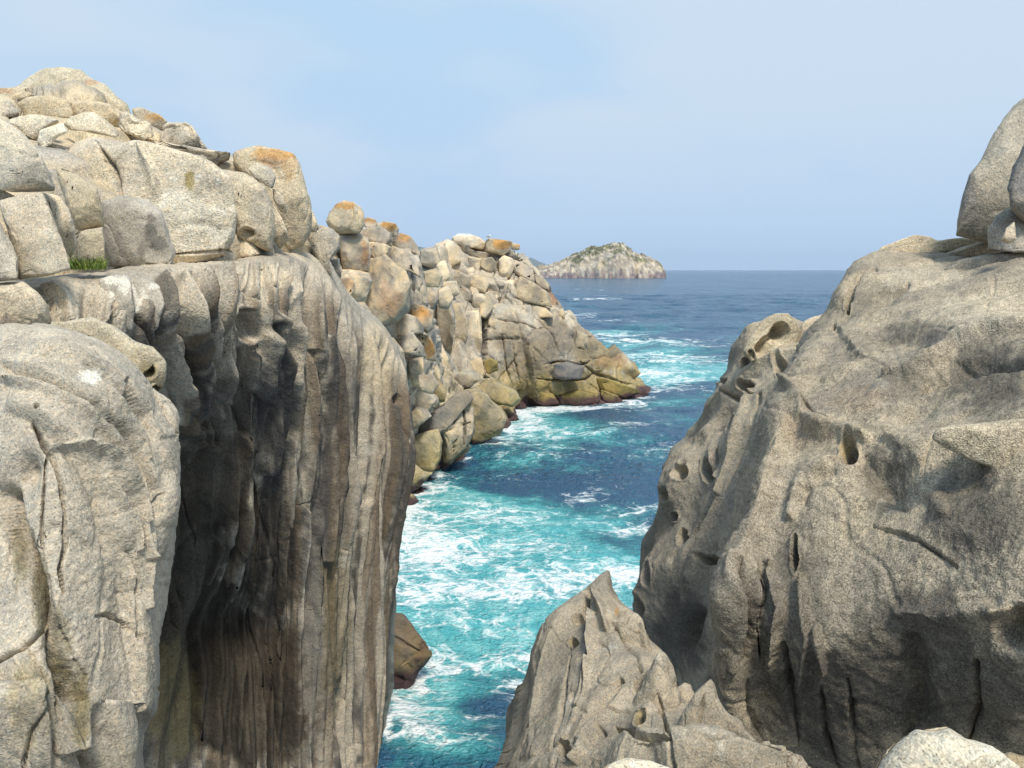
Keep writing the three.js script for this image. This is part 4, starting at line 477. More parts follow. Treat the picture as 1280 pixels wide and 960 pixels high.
// ================================================================ far headland
const headland = sheet({ rows: [
    row(500, 335, 90, 545, 330, 96, 570, 325, 98, 600, 325, 98, 625, 325, 98, 642, 326, 98, 648, 330, 98, 640, 335, 104),
    row(512, 318, 76, 545, 306, 80, 570, 298, 86, 600, 303, 86, 625, 307, 86, 643, 313, 86.5, 651, 318, 87.5, 645, 322, 98),
    row(515, 340, 72, 546, 335, 76, 575, 335, 82, 605, 335, 83, 635, 336, 83.5, 660, 342, 84.8, 681, 354, 87.5, 668, 358, 98),
    row(522, 365, 69, 549, 365, 73, 578, 365, 79, 605, 365, 80.5, 640, 368, 81, 675, 372, 83, 702, 378, 87.5, 690, 384, 99),
    row(530, 395, 67, 553, 395, 71, 580, 395, 76.5, 605, 395, 79, 645, 400, 79.5, 690, 400, 82, 727, 406, 87.5, 715, 412, 100),
    row(536, 425, 66, 556, 425, 70, 583, 425, 75, 607, 425, 78, 650, 430, 78.5, 705, 430, 81, 751, 432, 88, 738, 438, 101),
    row(542, 450, 65.5, 561, 450, 69, 587, 450, 74, 611, 450, 77, 655, 458, 78, 715, 456, 81, 777, 455, 88, 765, 460, 102),
    row(545, 475, 65, 566, 475, 68, 592, 478, 73, 622, 478, 76.5, 665, 482, 78.5, 730, 480, 82, 798, 481, 88.5, 790, 484, 102),
    row(550, 500, 65, 572, 500, 68, 602, 500, 73, 640, 500, 77.5, 675, 502.5, 80.2, 745, 503.5, 80.8, 806, 492, 87.4, 808, 488, 101)].map((r) => r).concat([row(550, 530, 65, 572, 530, 68, 602, 524, 73, 640, 518, 77.5, 675, 516, 80.2, 745, 518, 80.8, 812, 506, 87.4, 812, 500, 101)]),
  segU: [14, 26, 26, 40, 46, 50, 8], segV: [4, 34, 40, 40, 40, 36, 36, 36, 10], mat: M.vfar,
  feats: [['groove+', 3.6, 2.6, [604, 396, 604, 430, 604, 460]], ['groove', 2, 1, [600, 360, 603, 385, 604, 400]], ['groove', 1.4, 0.8, [560, 372, 572, 400, 566, 440]], ['groove', 1.4, 0.7, [583, 380, 575, 410, 568, 450]], ['pit', 20, 8, 1.5, 708, 467, 0], ['groove', 1.3, 0.8, [680, 455, 700, 452, 728, 456, 740, 450]], ['groove', 1.3, 0.9, [670, 473, 705, 476, 735, 474, 748, 466]], ['groove', 1.2, 0.7, [725, 452, 745, 466, 775, 478, 796, 484]], ['groove', 1.2, 0.7, [740, 480, 755, 490, 762, 502]], ['groove', 1.2, 0.7, [722, 418, 732, 420, 738, 422]], ['groove', 1.1, 0.6, [716, 420, 722, 434, 730, 438]], ['groove', 1, 0.5, [672, 400, 690, 420, 700, 445]], ['groove', 1.2, 0.5, [620, 400, 650, 405, 672, 412]], ['groove', 1, 0.5, [628, 420, 632, 450, 640, 480]], ['groove', 1, 0.5, [640, 425, 645, 455, 650, 480]], ['ridge', 3, 0.8, [655, 425, 662, 455, 668, 495]], ['groove', 1.2, 0.8, [685, 497, 720, 490, 748, 494]], ['ridge', 3, 1.0, [760, 440, 775, 455, 790, 472]]],
  coarse: (p, u, v) => { const k = u < 2.6 ? 0.2 : u < 4 ? 0.8 : 0.45, c = voronoi(p.x * 0.30, p.y * 0.26, p.z * 0.26); return k * (1.1 * (vor.id - 0.5) - 0.75 * Math.exp(-c * c / 0.005)) * (v < 3.4 ? 1 : 0.45) + 0.7 * fbm(p.x * 0.16, p.y * 0.12, p.z * 0.16, 3) + (v > 3.4 ? 0.28 * ridge(p.x * 0.35 + p.y * 0.1, p.y * 0.10, p.z * 0.3) : 0); },
  fine: (p, u, v) => 0.26 * fbm(p.x * 0.7, p.y * 0.6, p.z * 0.7, 4) - 0.30 * Math.exp(-1 * voronoi(p.x * 0.8 + p.y * 0.2, p.y * 0.42, p.z * 0.7) ** 2 / 0.004) * (u < 2.6 ? 0.2 : v < 3.4 || u < 3.2 ? 1 : 0.25) + (v > 3.4 ? 0.10 * ridge(p.x * 1.3 + p.y * 0.35, p.y * 0.25, p.z) : 0),
  color: stone({ a: [0.50, 0.435, 0.33], b: [0.37, 0.325, 0.255], scale: 0.22, dark: 0.35, orange: 0.3, tide: 3.2, spots: [[690, 372, 10, 14, K.rust, 0.7], [700, 424, 50, 26, [0.25, 0.205, 0.145], 0.85], [645, 440, 36, 46, [0.27, 0.22, 0.15], 0.8], [670, 455, 40, 30, [0.25, 0.2, 0.13], 0.8], [745, 440, 36, 22, [0.22, 0.175, 0.11], 0.8], [620, 400, 30, 14, [0.3, 0.25, 0.18], 0.5], [580, 420, 26, 34, [0.36, 0.31, 0.235], 0.5], [765, 452, 22, 10, K.rust, 0.5], [706, 466, 24, 7, K.dgrey, 0.9], [720, 488, 60, 10, K.ochre, 0.5], [604, 430, 4, 30, K.black, 0.6], [748, 440, 30, 14, K.olive, 0.4]] }) });  // black along the tall crack, dark grey over the lower hollow
put(headland, 'headland', scene, S('rugged granite headland with ochre waterline running out into the foaming sea', 'headland'));
blocks(headland, 0, [
  [[572, 309, 592, 314, 610, 316, 627, 319, 617, 324, 600, 322, 580, 317], 84], [[586, 320, 602, 321, 600, 332, 598, 342, 585, 340], 83.8], [[602, 324, 615, 322, 620, 329, 620, 342, 610, 340, 601, 332], 83], [[624, 325, 630, 320, 640, 324, 643, 332, 637, 346, 630, 349, 624, 341], 83, {}, { round: 0.7 }], [[642, 325, 652, 329, 665, 336, 667, 351, 652, 347, 642, 340], 84],
  [[667, 342, 677, 345, 687, 356, 685, 362, 671, 357], 85], [[644, 356, 651, 347, 667, 354, 684, 366, 688, 382, 671, 380, 652, 375, 644, 371], 82, {}, { cuts: 4 }], [[617, 352, 642, 350, 644, 370, 630, 366, 622, 358], 82.5], [[602, 337, 620, 344, 626, 350, 610, 353], 83], [[623, 377, 634, 369, 644, 379, 652, 392, 640, 391, 627, 386], 81.3], [[644, 375, 665, 380, 681, 385, 691, 396, 670, 396, 655, 394], 81.8],
  [[545, 306, 560, 300, 572, 310, 575, 328, 560, 336, 548, 325], 82], [[526, 314, 545, 308, 550, 326, 540, 334, 526, 330], 74], [[560, 335, 578, 330, 590, 345, 584, 352, 564, 350], 82], [[585, 345, 600, 343, 612, 356, 606, 366, 590, 362], 81.5], [[553, 352, 570, 352, 574, 366, 560, 374, 550, 368], 75.5], [[574, 356, 588, 362, 592, 376, 578, 378, 572, 368], 79], [[592, 366, 604, 368, 606, 384, 596, 388, 590, 380], 79], [[566, 376, 580, 380, 584, 420, 578, 450, 566, 440, 560, 410], 75], [[586, 390, 600, 388, 602, 430, 598, 458, 586, 450], 77],
  [[548, 368, 560, 362, 568, 396, 564, 440, 552, 466, 546, 420], 69.5], [[560, 440, 572, 428, 584, 450, 580, 474, 564, 480], 71], [[588, 452, 602, 446, 606, 468, 598, 480, 586, 474], 74], [[540, 330, 556, 326, 562, 346, 552, 358, 540, 350], 76], [[530, 350, 546, 348, 552, 366, 540, 380, 530, 370], 70.5], [[572, 340, 588, 346, 586, 366, 574, 362, 566, 350], 79.5], [[600, 372, 612, 366, 616, 384, 608, 398, 600, 394], 79], [[538, 440, 552, 430, 560, 450, 556, 474, 544, 478], 67], [[608, 372, 622, 376, 628, 396, 618, 400, 608, 392], 80.5], [[652, 396, 668, 398, 676, 408, 664, 414, 652, 408], 80.5], [[722, 414, 734, 420, 734, 436, 724, 438, 716, 428], 83.5], [[676, 384, 690, 382, 704, 390, 706, 400, 690, 398], 84], [[684, 458, 708, 453, 728, 458, 726, 472, 706, 474, 686, 470], 79.6, { a: K.dgrey, b: [0.12, 0.115, 0.105] }],
  [[740, 470, 760, 474, 786, 484, 800, 490, 780, 496, 752, 488], 83, { a: K.ochre, b: K.olive, tide: 3 }], [[700, 494, 724, 489, 748, 494, 752, 504, 720, 508, 694, 504], 80.6, { a: K.olive, b: K.ochre, tide: 3 }], [[752, 488, 770, 494, 778, 502, 764, 506, 750, 500], 81.8, { a: K.ochre, b: K.olive, tide: 3 }], [[668, 490, 690, 492, 698, 504, 680, 507, 664, 500], 79.8, { a: K.ochre, b: K.olive, tide: 3 }]], { mat: M.vfar, res: 1.0 });
const gH = 'cap stones on the headland crest';
rock('boulder', 'long flat cap stone on the crest of the headland, white along its top', gH, [563, 298, 574, 292, 587, 293, 599, 297, 608, 303, 606, 313, 592, 310, 577, 308, 568, 305], 85, { res: 1, st: { a: K.pale, b: K.tan, spots: [[582, 293, 16, 3, K.white, 0.7]] } });
rock('boulder', 'orange lichen-covered cap stone beneath the gull on the headland crest', gH, [607, 301, 611, 298, 627, 300, 640, 302, 638, 314, 627, 319, 617, 317, 607, 314], 84, { res: 1, st: { a: K.tan, spots: [[625, 305, 14, 8, K.orange, 0.85]] } });
rock('boulder', 'small overhanging stone at the outer end of the headland cap stones', gH, [635, 302, 650, 306, 649, 313, 640, 312], 85, { res: 1.2, st: { a: K.tan, spots: [[647, 307, 5, 3, K.orange, 0.6]] } });
rock('boulder', 'dark little stone propping up the overhanging headland cap stone', gH, [636, 312, 644, 314, 643, 321, 636, 322], 85, { res: 1.4, st: { b: K.grey } });

// ================================================================ shelf of big boulders at the water, tide rocks
{ const shore = [[486, 665], [497, 640], [508, 622], [522, 608], [540, 597], [560, 582], [580, 569], [598, 560], [615, 552], [630, 542], [640, 528], [648, 514], [656, 504]].map(([x, y]) => onSea(x, y));
  const up = [[-9, 6.5, 1], [-4.5, 4.6, 0.5], [-2.2, 2.9, 0.2], [-0.9, 1.5, 0], [-0.2, 0.4, 0.3], [0.35, -0.7, 0.3], [0.6, -2.5, 0.3]];
  put(sheet({ rows: up.map(([x, y, z], i) => shore.map((p) => new THREE.Vector3(p.x + x, y, p.z + z))), segU: Array(12).fill(20), segV: [10, 16, 20, 20, 18, 6], mat: M.far,
    coarse: (p) => { const v = voronoi(p.x * 0.42, p.y * 0.5, p.z * 0.36); return 1.5 * (vor.id - 0.55) - 0.5 * Math.exp(-v * v / 0.01) + 0.5 * fbm(p.x * 0.4, p.y * 0.4, p.z * 0.4, 3); }, fine: (p) => 0.16 * fbm(p.x * 1.3, p.y * 1.3, p.z * 1.3, 4) - 0.12 * Math.exp(-1 * voronoi(p.x * 1.2, p.y * 1.0, p.z * 1.2) ** 2 / 0.006),
    color: stone({ a: [0.40, 0.34, 0.235], b: [0.29, 0.24, 0.15], scale: 0.4, dark: 0.4, tide: 1.6 }) }), 'shore_ledge', scene, S('ochre rock shelf with a wine-dark foot along the water below the stacked cliff', 'rock')); }
const gS = 'boulders on the shelf at the waterline', TI = { a: [0.40, 0.345, 0.255], b: [0.30, 0.255, 0.18], dark: 0.4, tide: 1.2, white: 0 };
rock('boulder', 'huge ramp-shaped boulder with a dark sloping back below the stacked cliff', gS, [509, 545, 522, 530, 549, 509, 570, 492, 584, 488, 590, 500, 572, 520, 556, 540, 530, 556, 512, 560], 52.5, { thick: 0.8, cuts: 4, res: 1, seed: 8, st: { ...TI, a: [0.27, 0.235, 0.185], b: [0.21, 0.185, 0.15] } });
rock('boulder', 'boulder with one pale flat ochre facet rising from the water in front of the ramp', gS, [508, 548, 530, 541, 547, 537, 553, 552, 551, 574, 540, 590, 528, 590, 510, 574], 50, { thick: 0.8, cuts: 5, round: 0.42, soft: 2, res: 1.1, seed: 31, st: { ...TI, a: [0.44, 0.37, 0.23], b: [0.36, 0.29, 0.16] } });
rock('boulder', 'broken grey boulder with ribbed side beside the pale ochre facet at the water', gS, [548, 537, 562, 516, 582, 496, 593, 508, 592, 538, 584, 560, 567, 575, 550, 590, 553, 560], 52.5, { thick: 0.75, cuts: 10, round: 0.45, soft: 2, res: 1.1, seed: 14, rough: 1.6, feats: [['groove', 1.3, 0.4, [566, 518, 572, 540, 566, 566]], ['groove', 1.3, 0.4, [578, 505, 582, 530, 580, 556]], ['groove', 1.2, 0.3, [556, 540, 570, 534, 588, 528]]], st: { ...TI, b: [0.25, 0.22, 0.175] } });
rock('boulder', 'broad ochre-footed boulder sloping into the water in the middle of the shelf', gS, [585, 492, 597, 487, 624, 509, 635, 523, 627, 540, 605, 552, 590, 556, 588, 520], 60, { thick: 0.7, res: 1, st: { ...TI, a: [0.36, 0.30, 0.19] } });
rock('boulder', 'rounded ochre boulder at the outer end of the shelf beside the headland crack', gS, [586, 486, 605, 473, 626, 479, 645, 488, 652, 500, 641, 509, 624, 505, 606, 500], 70, { thick: 0.7, res: 1, cuts: 5, st: { ...TI, a: [0.36, 0.30, 0.18], b: [0.28, 0.225, 0.12], tide: 2.2 } });
rock('boulder', 'grey-brown boulder on top of the shelf below the dark headland crack', gS, [561, 486, 568, 471, 584, 460, 597, 464, 600, 474, 586, 486], 66, { res: 1.1, st: TI });
rock('boulder', 'small yellow-ochre boulder lodged in the foot of the dark headland crack', gS, [604, 452, 614, 447, 622, 452, 623, 463, 610, 468], 74, { res: 1.3, cuts: 4, st: { a: K.ochre, b: [0.30, 0.25, 0.10], dark: 0.2 } });
rock('boulder', 'upright ochre stone standing between the stacked cliff and the ramp-shaped boulder', gS, [538, 488, 549, 474, 558, 490, 556, 502, 544, 505], 52, { res: 1.2, st: { a: [0.36, 0.28, 0.15], b: K.ochre } });
rock('boulder', 'low pale wedge of rock between the sheer wall and the ramp-shaped boulder', gS, [508, 520, 520, 508, 534, 512, 540, 520, 522, 534, 510, 540], 49, { res: 1.1, st: TI });
rock('boulder', 'ochre boulder with a wine-dark foot at the near end of the shelf', gS, [496, 592, 510, 574, 529, 588, 541, 591, 524, 608, 511, 618, 496, 624], 47.5, { res: 1.2, cuts: 9, seed: 5, rough: 1.6, st: TI });
rock('boulder', 'low wine-dark tide rock in the foam at the near end of the shelf', gS, [494, 620, 516, 617, 524, 626, 512, 636, 494, 638], 45, { res: 1.3, st: { ...TI, a: K.brown } });
rock('boulder', 'dark stone against the water foot of the ramp-shaped boulder', gS, [560, 566, 574, 556, 584, 552, 590, 560, 578, 570, 562, 578], 54, { res: 1.3, st: { ...TI, a: K.brown } });
rock('boulder', 'brown tide rock with a wine-dark seaweed edge at the foot of the sheer wall', null, [462, 760, 486, 764, 505, 768, 520, 786, 535, 808, 539, 820, 522, 838, 512, 862, 492, 884, 478, 910, 462, 930], 24.6, { thick: 0.55, cuts: 9, rough: 1.5, round: 0.5, seed: 9, max: 90, feats: [['groove', 3, 0.2, [470, 838, 486, 845, 505, 850]], ['groove', 2, 0.12, [478, 790, 500, 800, 525, 815]], ['groove', 1.6, 0.1, [480, 812, 500, 825, 515, 835]]], mat: M.far, st: { a: [0.16, 0.12, 0.085], b: [0.11, 0.078, 0.058], dark: 0.2, tide: 0.4, white: 0, spots: [[528, 822, 12, 22, K.wine, 0.9], [505, 864, 14, 22, K.wine, 0.9], [486, 896, 12, 16, K.wine, 0.9]] } });
rock('boulder', 'sea-washed ledge of dark rock awash at the tip of the headland', null, [776, 492, 798, 488, 812, 492, 810, 497, 790, 499, 778, 498], 86, { res: 1.3, st: { ...TI, a: K.brown, tide: 2 } });

// ================================================================ the rounded rock on the right
const tafoni = (p) => { const v = voronoi(p.x * 0.9, p.y * 0.75, p.z * 0.9); return -0.22 * sst(0.46, 0.12, vor.f1) * sst(0.45, 0.75, vor.id); };
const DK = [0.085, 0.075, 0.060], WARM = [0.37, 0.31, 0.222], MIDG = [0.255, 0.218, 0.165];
{ const R = [
    row(1030, 430, 22, 1044, 410, 22, 1075, 370, 22, 1130, 345, 22, 1200, 345, 21, 1290, 350, 20, 1450, 350, 18),
    row(1042, 400, 20, 1043, 391, 15.5, 1076, 336, 15.5, 1130, 318, 15.5, 1200, 320, 15, 1290, 326, 13.5, 1450, 330, 12.5),
    row(1010, 430, 20, 1004, 428, 13.4, 1052, 394, 12.8, 1112, 378, 12.3, 1192, 370, 11.4, 1290, 374, 10.3, 1450, 380, 9.4),
    row(990, 480, 19, 980, 478, 11.6, 1030, 461, 10.8, 1102, 450, 10, 1182, 440, 9.3, 1290, 438, 8.3, 1450, 440, 7.6),
    row(965, 560, 18, 945, 560, 9.9, 1000, 546, 9.1, 1082, 540, 8.4, 1182, 536, 7.7, 1290, 536, 6.9, 1450, 540, 6.2),
    row(935, 650, 17, 915, 650, 8.9, 980, 650, 8.0, 1072, 650, 7.4, 1172, 650, 6.8, 1290, 650, 6.0, 1450, 650, 5.4),
    row(915, 750, 16, 897, 750, 8.3, 960, 760, 7.5, 1062, 768, 6.9, 1172, 770, 6.3, 1290, 770, 5.5, 1450, 770, 5.0),
    row(910, 840, 16, 893, 842, 8.2, 960, 858, 7.5, 1062, 868, 7.0, 1172, 876, 6.4, 1290, 876, 5.6, 1450, 876, 5.1),
    row(915, 950, 16, 905, 955, 8.3, 968, 965, 7.8, 1066, 970, 7.5, 1172, 975, 6.9, 1290, 975, 6.1, 1450, 980, 5.6)];
  R.push(under(R[8], 6, 0.6, -0.9));
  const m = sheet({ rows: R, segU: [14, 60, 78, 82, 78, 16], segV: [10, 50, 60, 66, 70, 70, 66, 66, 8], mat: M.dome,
    feats: [['pit', 10.5, 19, 0.42, 1058, 560, 0.12], ['pit', 5, 24, 0.4, 990, 690, -0.08], ['pit', 8, 48, 0.7, 946, 772, -0.04], ['pit', 24, 33, 0.5, 1264, 788, 0.15], ['bowl', 52, 24, 0.18, 1142, 425, 0.1], ['bowl', 36, 30, 0.2, 1140, 496, 0], ['bowl', 34, 36, 0.14, 1098, 600, 0.2],
      ['groove', 2, 0.05, [1085, 652, 1120, 663, 1150, 677, 1172, 692, 1194, 708]], ['step', 9, 0.09, [1110, 466, 1082, 450, 1060, 432, 1046, 412, 1036, 396]], ['step', 5, 0.12, [1300, 412, 1240, 416, 1200, 428, 1165, 450, 1130, 466]], ['step', 4, 0.04, [1196, 708, 1150, 676, 1120, 662, 1085, 652]], ['groove', 6, 0.04, [1038, 398, 1046, 412, 1060, 430, 1082, 447, 1108, 458]], ['ridge', 7, 0.12, [1105, 466, 1135, 462, 1165, 448, 1195, 430, 1235, 416, 1300, 410]], ['groove', 9, 0.16, [1150, 470, 1190, 455, 1230, 450, 1300, 455]], ['groove+', 3, 0.2, [1060, 372, 1066, 358, 1078, 346, 1094, 340]], ['pit', 3.2, 9, 0.3, 1057, 377, 0.3], ['pit', 3.5, 5, 0.25, 1037, 402, 0.3], ['groove', 6, 0.12, [1080, 392, 1105, 372, 1135, 358]], ['ridge', 10, 0.16, [985, 478, 1000, 520, 1030, 530, 1060, 535, 1080, 545]], ['ridge', 12, 0.10, [1040, 575, 1015, 590, 995, 605, 985, 640]], ['groove', 10, 0.08, [1000, 625, 1010, 600, 1040, 590]], ['groove', 2.2, 0.07, [1000, 500, 1020, 520, 1045, 530]],
      ['ridge', 18, 0.08, [1110, 545, 1145, 560, 1155, 600, 1180, 640]], ['groove', 20, 0.10, [1080, 570, 1100, 595, 1120, 625]], ['ridge', 20, 0.10, [1130, 765, 1180, 770, 1220, 765, 1245, 765]], ['groove', 20, 0.14, [1140, 800, 1150, 860, 1140, 910]], ['ridge', 7, 0.14, [960, 700, 985, 760, 970, 830]], ['ridge', 6, 0.12, [1005, 720, 1018, 790, 1000, 850]], ['ridge', 6, 0.1, [1030, 780, 1036, 830]], ['groove', 5, 0.14, [985, 800, 990, 860, 1000, 920]], ['groove', 5, 0.14, [1030, 850, 1035, 900, 1050, 950]], ['groove', 4, 0.12, [1065, 840, 1072, 900, 1080, 950]], ['groove', 4, 0.12, [935, 850, 940, 890, 955, 930]], ['groove', 6, 0.14, [1215, 830, 1225, 880, 1215, 920]], ['ridge', 6, 0.10, [920, 690, 922, 760, 915, 830]], ['groove', 7, 0.22, [925, 700, 930, 760, 930, 820]]],
    coarse: (p, u, v) => 0.30 * fbm(p.x * 0.42, p.y * 0.42, p.z * 0.42 + 4, 3) + 0.13 * fbm(p.x * 1.0, p.y * 0.8, p.z * 1.0, 2) + sst(5, 8, v) * 0.12 * ridge((p.x - p.z) * 0.9, p.y * 0.35, 5),
    fine: (p, u, v) => 0.05 * fbm(p.x * 1.9, p.y * 1.9, p.z * 1.9, 4, 0.6) + 0.022 * ridge((p.x - p.z * 0.6) * 1.15 + 0.4 * noise(p.x, p.y, p.z), p.y * 0.5, 3) * sst(-0.2, 0.4, noise(p.x * 0.5, p.y * 0.5, p.z * 0.5 + 8)) + 0.018 * fbm(p.x * 5.5, p.y * 5.5, p.z * 5.5, 2) + 0.010 * noise(p.x * 11, p.y * 11, p.z * 11) + 0.006 * noise(p.x * 26, p.y * 26, p.z * 26) - 0.02 * sst(0.9, 0.99, ridge(p.x * 0.9, p.y * 0.9, p.z * 0.9)) + sst(6, 8, v) * 0.04 * ridge((p.x - p.z) * 3.2, p.y * 0.9, 2),
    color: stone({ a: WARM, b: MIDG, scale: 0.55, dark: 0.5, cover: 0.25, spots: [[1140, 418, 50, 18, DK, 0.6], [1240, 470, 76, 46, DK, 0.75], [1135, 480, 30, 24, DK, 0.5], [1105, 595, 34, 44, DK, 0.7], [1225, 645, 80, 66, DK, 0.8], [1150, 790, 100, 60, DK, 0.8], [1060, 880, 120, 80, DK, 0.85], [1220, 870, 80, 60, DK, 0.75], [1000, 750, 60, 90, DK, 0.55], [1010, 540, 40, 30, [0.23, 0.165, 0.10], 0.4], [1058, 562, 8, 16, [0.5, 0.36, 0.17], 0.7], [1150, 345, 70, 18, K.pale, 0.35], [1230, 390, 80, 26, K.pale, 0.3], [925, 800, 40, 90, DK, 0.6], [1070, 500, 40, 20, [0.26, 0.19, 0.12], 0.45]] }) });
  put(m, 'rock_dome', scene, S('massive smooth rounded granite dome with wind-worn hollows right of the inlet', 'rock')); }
{ const R = [
    row(960, 470, 26, 950, 455, 22, 975, 430, 22, 1040, 425, 22), row(945, 440, 24, 934, 427, 17.6, 968, 396, 17.6, 1045, 420, 17.4), row(915, 480, 24, 906, 474, 17.6, 950, 452, 16, 1030, 442, 14.4), row(882, 545, 24, 870, 543, 17.5, 916, 530, 15.4, 995, 512, 13), row(850, 580, 24, 838, 576, 17.3, 886, 600, 14.8, 972, 602, 12.2),
    row(843, 640, 23, 830, 640, 16.9, 872, 662, 14.2, 958, 664, 11.6), row(825, 690, 22, 809, 690, 16.3, 852, 722, 13.7, 942, 742, 11.0), row(815, 765, 21, 800, 765, 15.7, 846, 792, 13.4, 932, 832, 10.9), row(828, 830, 20, 815, 822, 15.3, 852, 862, 13.4, 930, 905, 11), row(835, 930, 20, 822, 930, 15.2, 858, 950, 13.6, 936, 975, 11.4)];
  R.push(under(R[9], -2.5, 0.3, 0));
  const m = sheet({ rows: R, segU: [10, 84, 84], segV: [6, 46, 56, 50, 46, 46, 56, 50, 40, 14], mat: M.mid,
    feats: [['pit', 9, 13, 0.32, 978, 411, 0.2], ['pit', 11, 13, 0.34, 955, 431, 0.4], ['pit', 5.5, 7, 0.3, 938, 444, 0], ['pit', 5, 6, 0.35, 930, 454, 0], ['pit', 6.5, 12, 0.4, 978, 463, 0], ['pit', 6, 5, 0.3, 909, 480, 0.3], ['pit', 12, 6.5, 0.5, 939, 486, 0.2], ['pit', 8, 12, 0.45, 918, 533, 0.1], ['pit', 8, 9, 0.3, 857, 594, 0.3], ['pit', 6, 14, 0.4, 887, 590, 0], ['pit', 7, 10, 0.3, 840, 620, 0], ['pit', 4, 6, 0.3, 847, 648, 0.4], ['pit', 5, 11, 0.4, 857, 674, 0.2], ['pit', 5, 15, 0.4, 817, 720, 0], ['pit', 5, 16, 0.4, 806, 760, 0], ['pit', 11, 6, 0.35, 892, 702, 0], ['cave', 22, 30, 0.7, 862, 785, 0.2], ['groove', 3, 0.2, [905, 560, 895, 600, 888, 640, 870, 670]], ['groove', 3, 0.2, [900, 620, 880, 660, 865, 700, 850, 730]], ['ridge', 5, 0.14, [950, 480, 940, 520, 925, 560, 905, 620]], ['ridge', 5, 0.16, [915, 630, 890, 680, 865, 730, 845, 780]], ['groove', 4, 0.22, [960, 500, 950, 540, 930, 580, 915, 620]], ['ridge', 4, 0.12, [900, 540, 896, 570, 900, 600]], ['pit', 9, 5, 0.25, 1000, 424, -0.3], ['groove', 3, 0.2, [905, 490, 925, 500, 950, 498]]],
    coarse: (p) => 0.30 * fbm(p.x * 0.5, p.y * 0.4, p.z * 0.5, 3) + tafoni(p) + 0.14 * ridge((p.x - p.z) * 0.55 + p.y * 0.35, p.y * 0.2, 2),
    fine: (p) => 0.06 * fbm(p.x * 1.6, p.y * 1.3, p.z * 1.6, 4) + 0.012 * noise(p.x * 9, p.y * 9, p.z * 9) - 0.07 * sst(0.35, 0.10, (voronoi(p.x * 2.1, p.y * 1.6, p.z * 2.1), vor.f1)) * sst(0.55, 0.8, vor.id),
    color: stone({ a: [0.36, 0.305, 0.222], b: [0.255, 0.22, 0.168], scale: 0.5, dark: 0.5, spots: [[970, 420, 24, 26, [0.46, 0.39, 0.27], 0.6], [850, 790, 40, 60, DK, 0.75], [830, 660, 26, 40, DK, 0.35]] }) });  // darker patch over the lower cave
  put(m, 'rock_flank', scene, S('honeycombed granite flank full of small caves behind the smooth dome', 'rock')); }
rock('boulder', 'pale knob with a scooped alcove on the skyline of the honeycombed flank', null, [930, 440, 938, 420, 950, 403, 968, 393, 984, 393, 994, 404, 998, 418, 990, 436, 970, 452, 945, 456], 15.9, { thick: 0.6, cuts: 3, rough: 1.2, tilt: 0, feats: [['cave', 11, 15, 0.45, 975, 416, 0.1], ['cave', 10, 13, 0.4, 954, 434, 0.3], ['pit', 5, 6, 0.25, 939, 443, 0]], st: { a: [0.46, 0.395, 0.28], b: [0.38, 0.325, 0.235] } });
rock('boulder', 'pale scoop-topped boulder on the skyline of the honeycombed flank', null, [1000, 410, 1006, 401, 1018, 396, 1034, 392, 1040, 398, 1036, 412, 1018, 420, 1000, 420], 16.4, { st: { a: K.pale } });
const gR = 'slabs on top of the smooth dome';
rock('boulder', 'flat tan boulder on the skyline of the smooth dome, scalloped along its foot', gR, [1094, 322, 1102, 309, 1120, 303, 1145, 294, 1162, 296, 1172, 301, 1197, 297, 1222, 300, 1236, 304, 1200, 316, 1164, 318, 1130, 320], 15.6, { thick: 0.5, st: { a: K.pale, b: K.tan, dark: 0.2 } });
rock('boulder', 'thin upright sliver of stone at the edge of the flat tan boulder', gR, [1082, 330, 1083, 320, 1086, 319, 1092, 322, 1098, 326, 1090, 331], 16.2, { res: 1.2, st: { a: K.pale } });
rock('boulder', 'low slab shaded by the tall leaning boulder', gR, [1172, 314, 1200, 307, 1232, 302, 1320, 308, 1320, 324, 1207, 323], 15, { thick: 0.8, cuts: 3, st: { a: K.tan, b: MIDG } });
rock('boulder', 'broad dark-edged slab lying across the dome below the tall leaning boulder', gR, [1172, 343, 1197, 326, 1228, 320, 1255, 316, 1330, 314, 1330, 345, 1228, 347], 13.2, { thick: 0.9, cuts: 2, rough: 0.7, feats: [['groove', 2, 0.06, [1228, 342, 1240, 332, 1254, 329]]], st: { a: MIDG, b: K.grey, dark: 0.5 } });
const gB = 'boulders standing on the dome';
rock('boulder', 'tall leaning boulder with a tapering head and a wavy crack, standing on the dome', gB, [1197, 293, 1199, 272, 1205, 242, 1214, 218, 1228, 200, 1238, 178, 1252, 150, 1268, 130, 1285, 120, 1310, 116, 1325, 160, 1320, 250, 1300, 300, 1238, 302], 14.6, { round: 0.36, soft: 2, cuts: 4, thick: 0.75, max: 100, rough: 0.7, seed: 21, feats: [['groove+', 1.8, 0.12, [1226, 200, 1240, 195, 1245, 203, 1258, 200]]], st: { a: [0.37, 0.325, 0.25], b: [0.29, 0.26, 0.205], dark: 0.4, white: 0, spots: [[1212, 255, 16, 46, K.dgrey, 0.6], [1244, 185, 12, 26, K.dgrey, 0.4]] } });  // dark grey spots paint shade onto its left side
rock('boulder', 'dark rounded boulder leaning in front of the tall leaning boulder', gB, [1283, 175, 1267, 208, 1261, 235, 1265, 262, 1282, 282, 1318, 290, 1325, 200], 12.8, { st: { a: MIDG, b: K.dgrey, dark: 0.5, white: 0 } });
rock('boulder', 'grey wedge of rock propping the foot of the tall leaning boulder', gB, [1235, 312, 1236, 290, 1243, 270, 1260, 259, 1272, 270, 1295, 288, 1305, 312, 1270, 315], 13, { st: { a: K.grey, b: MIDG } });
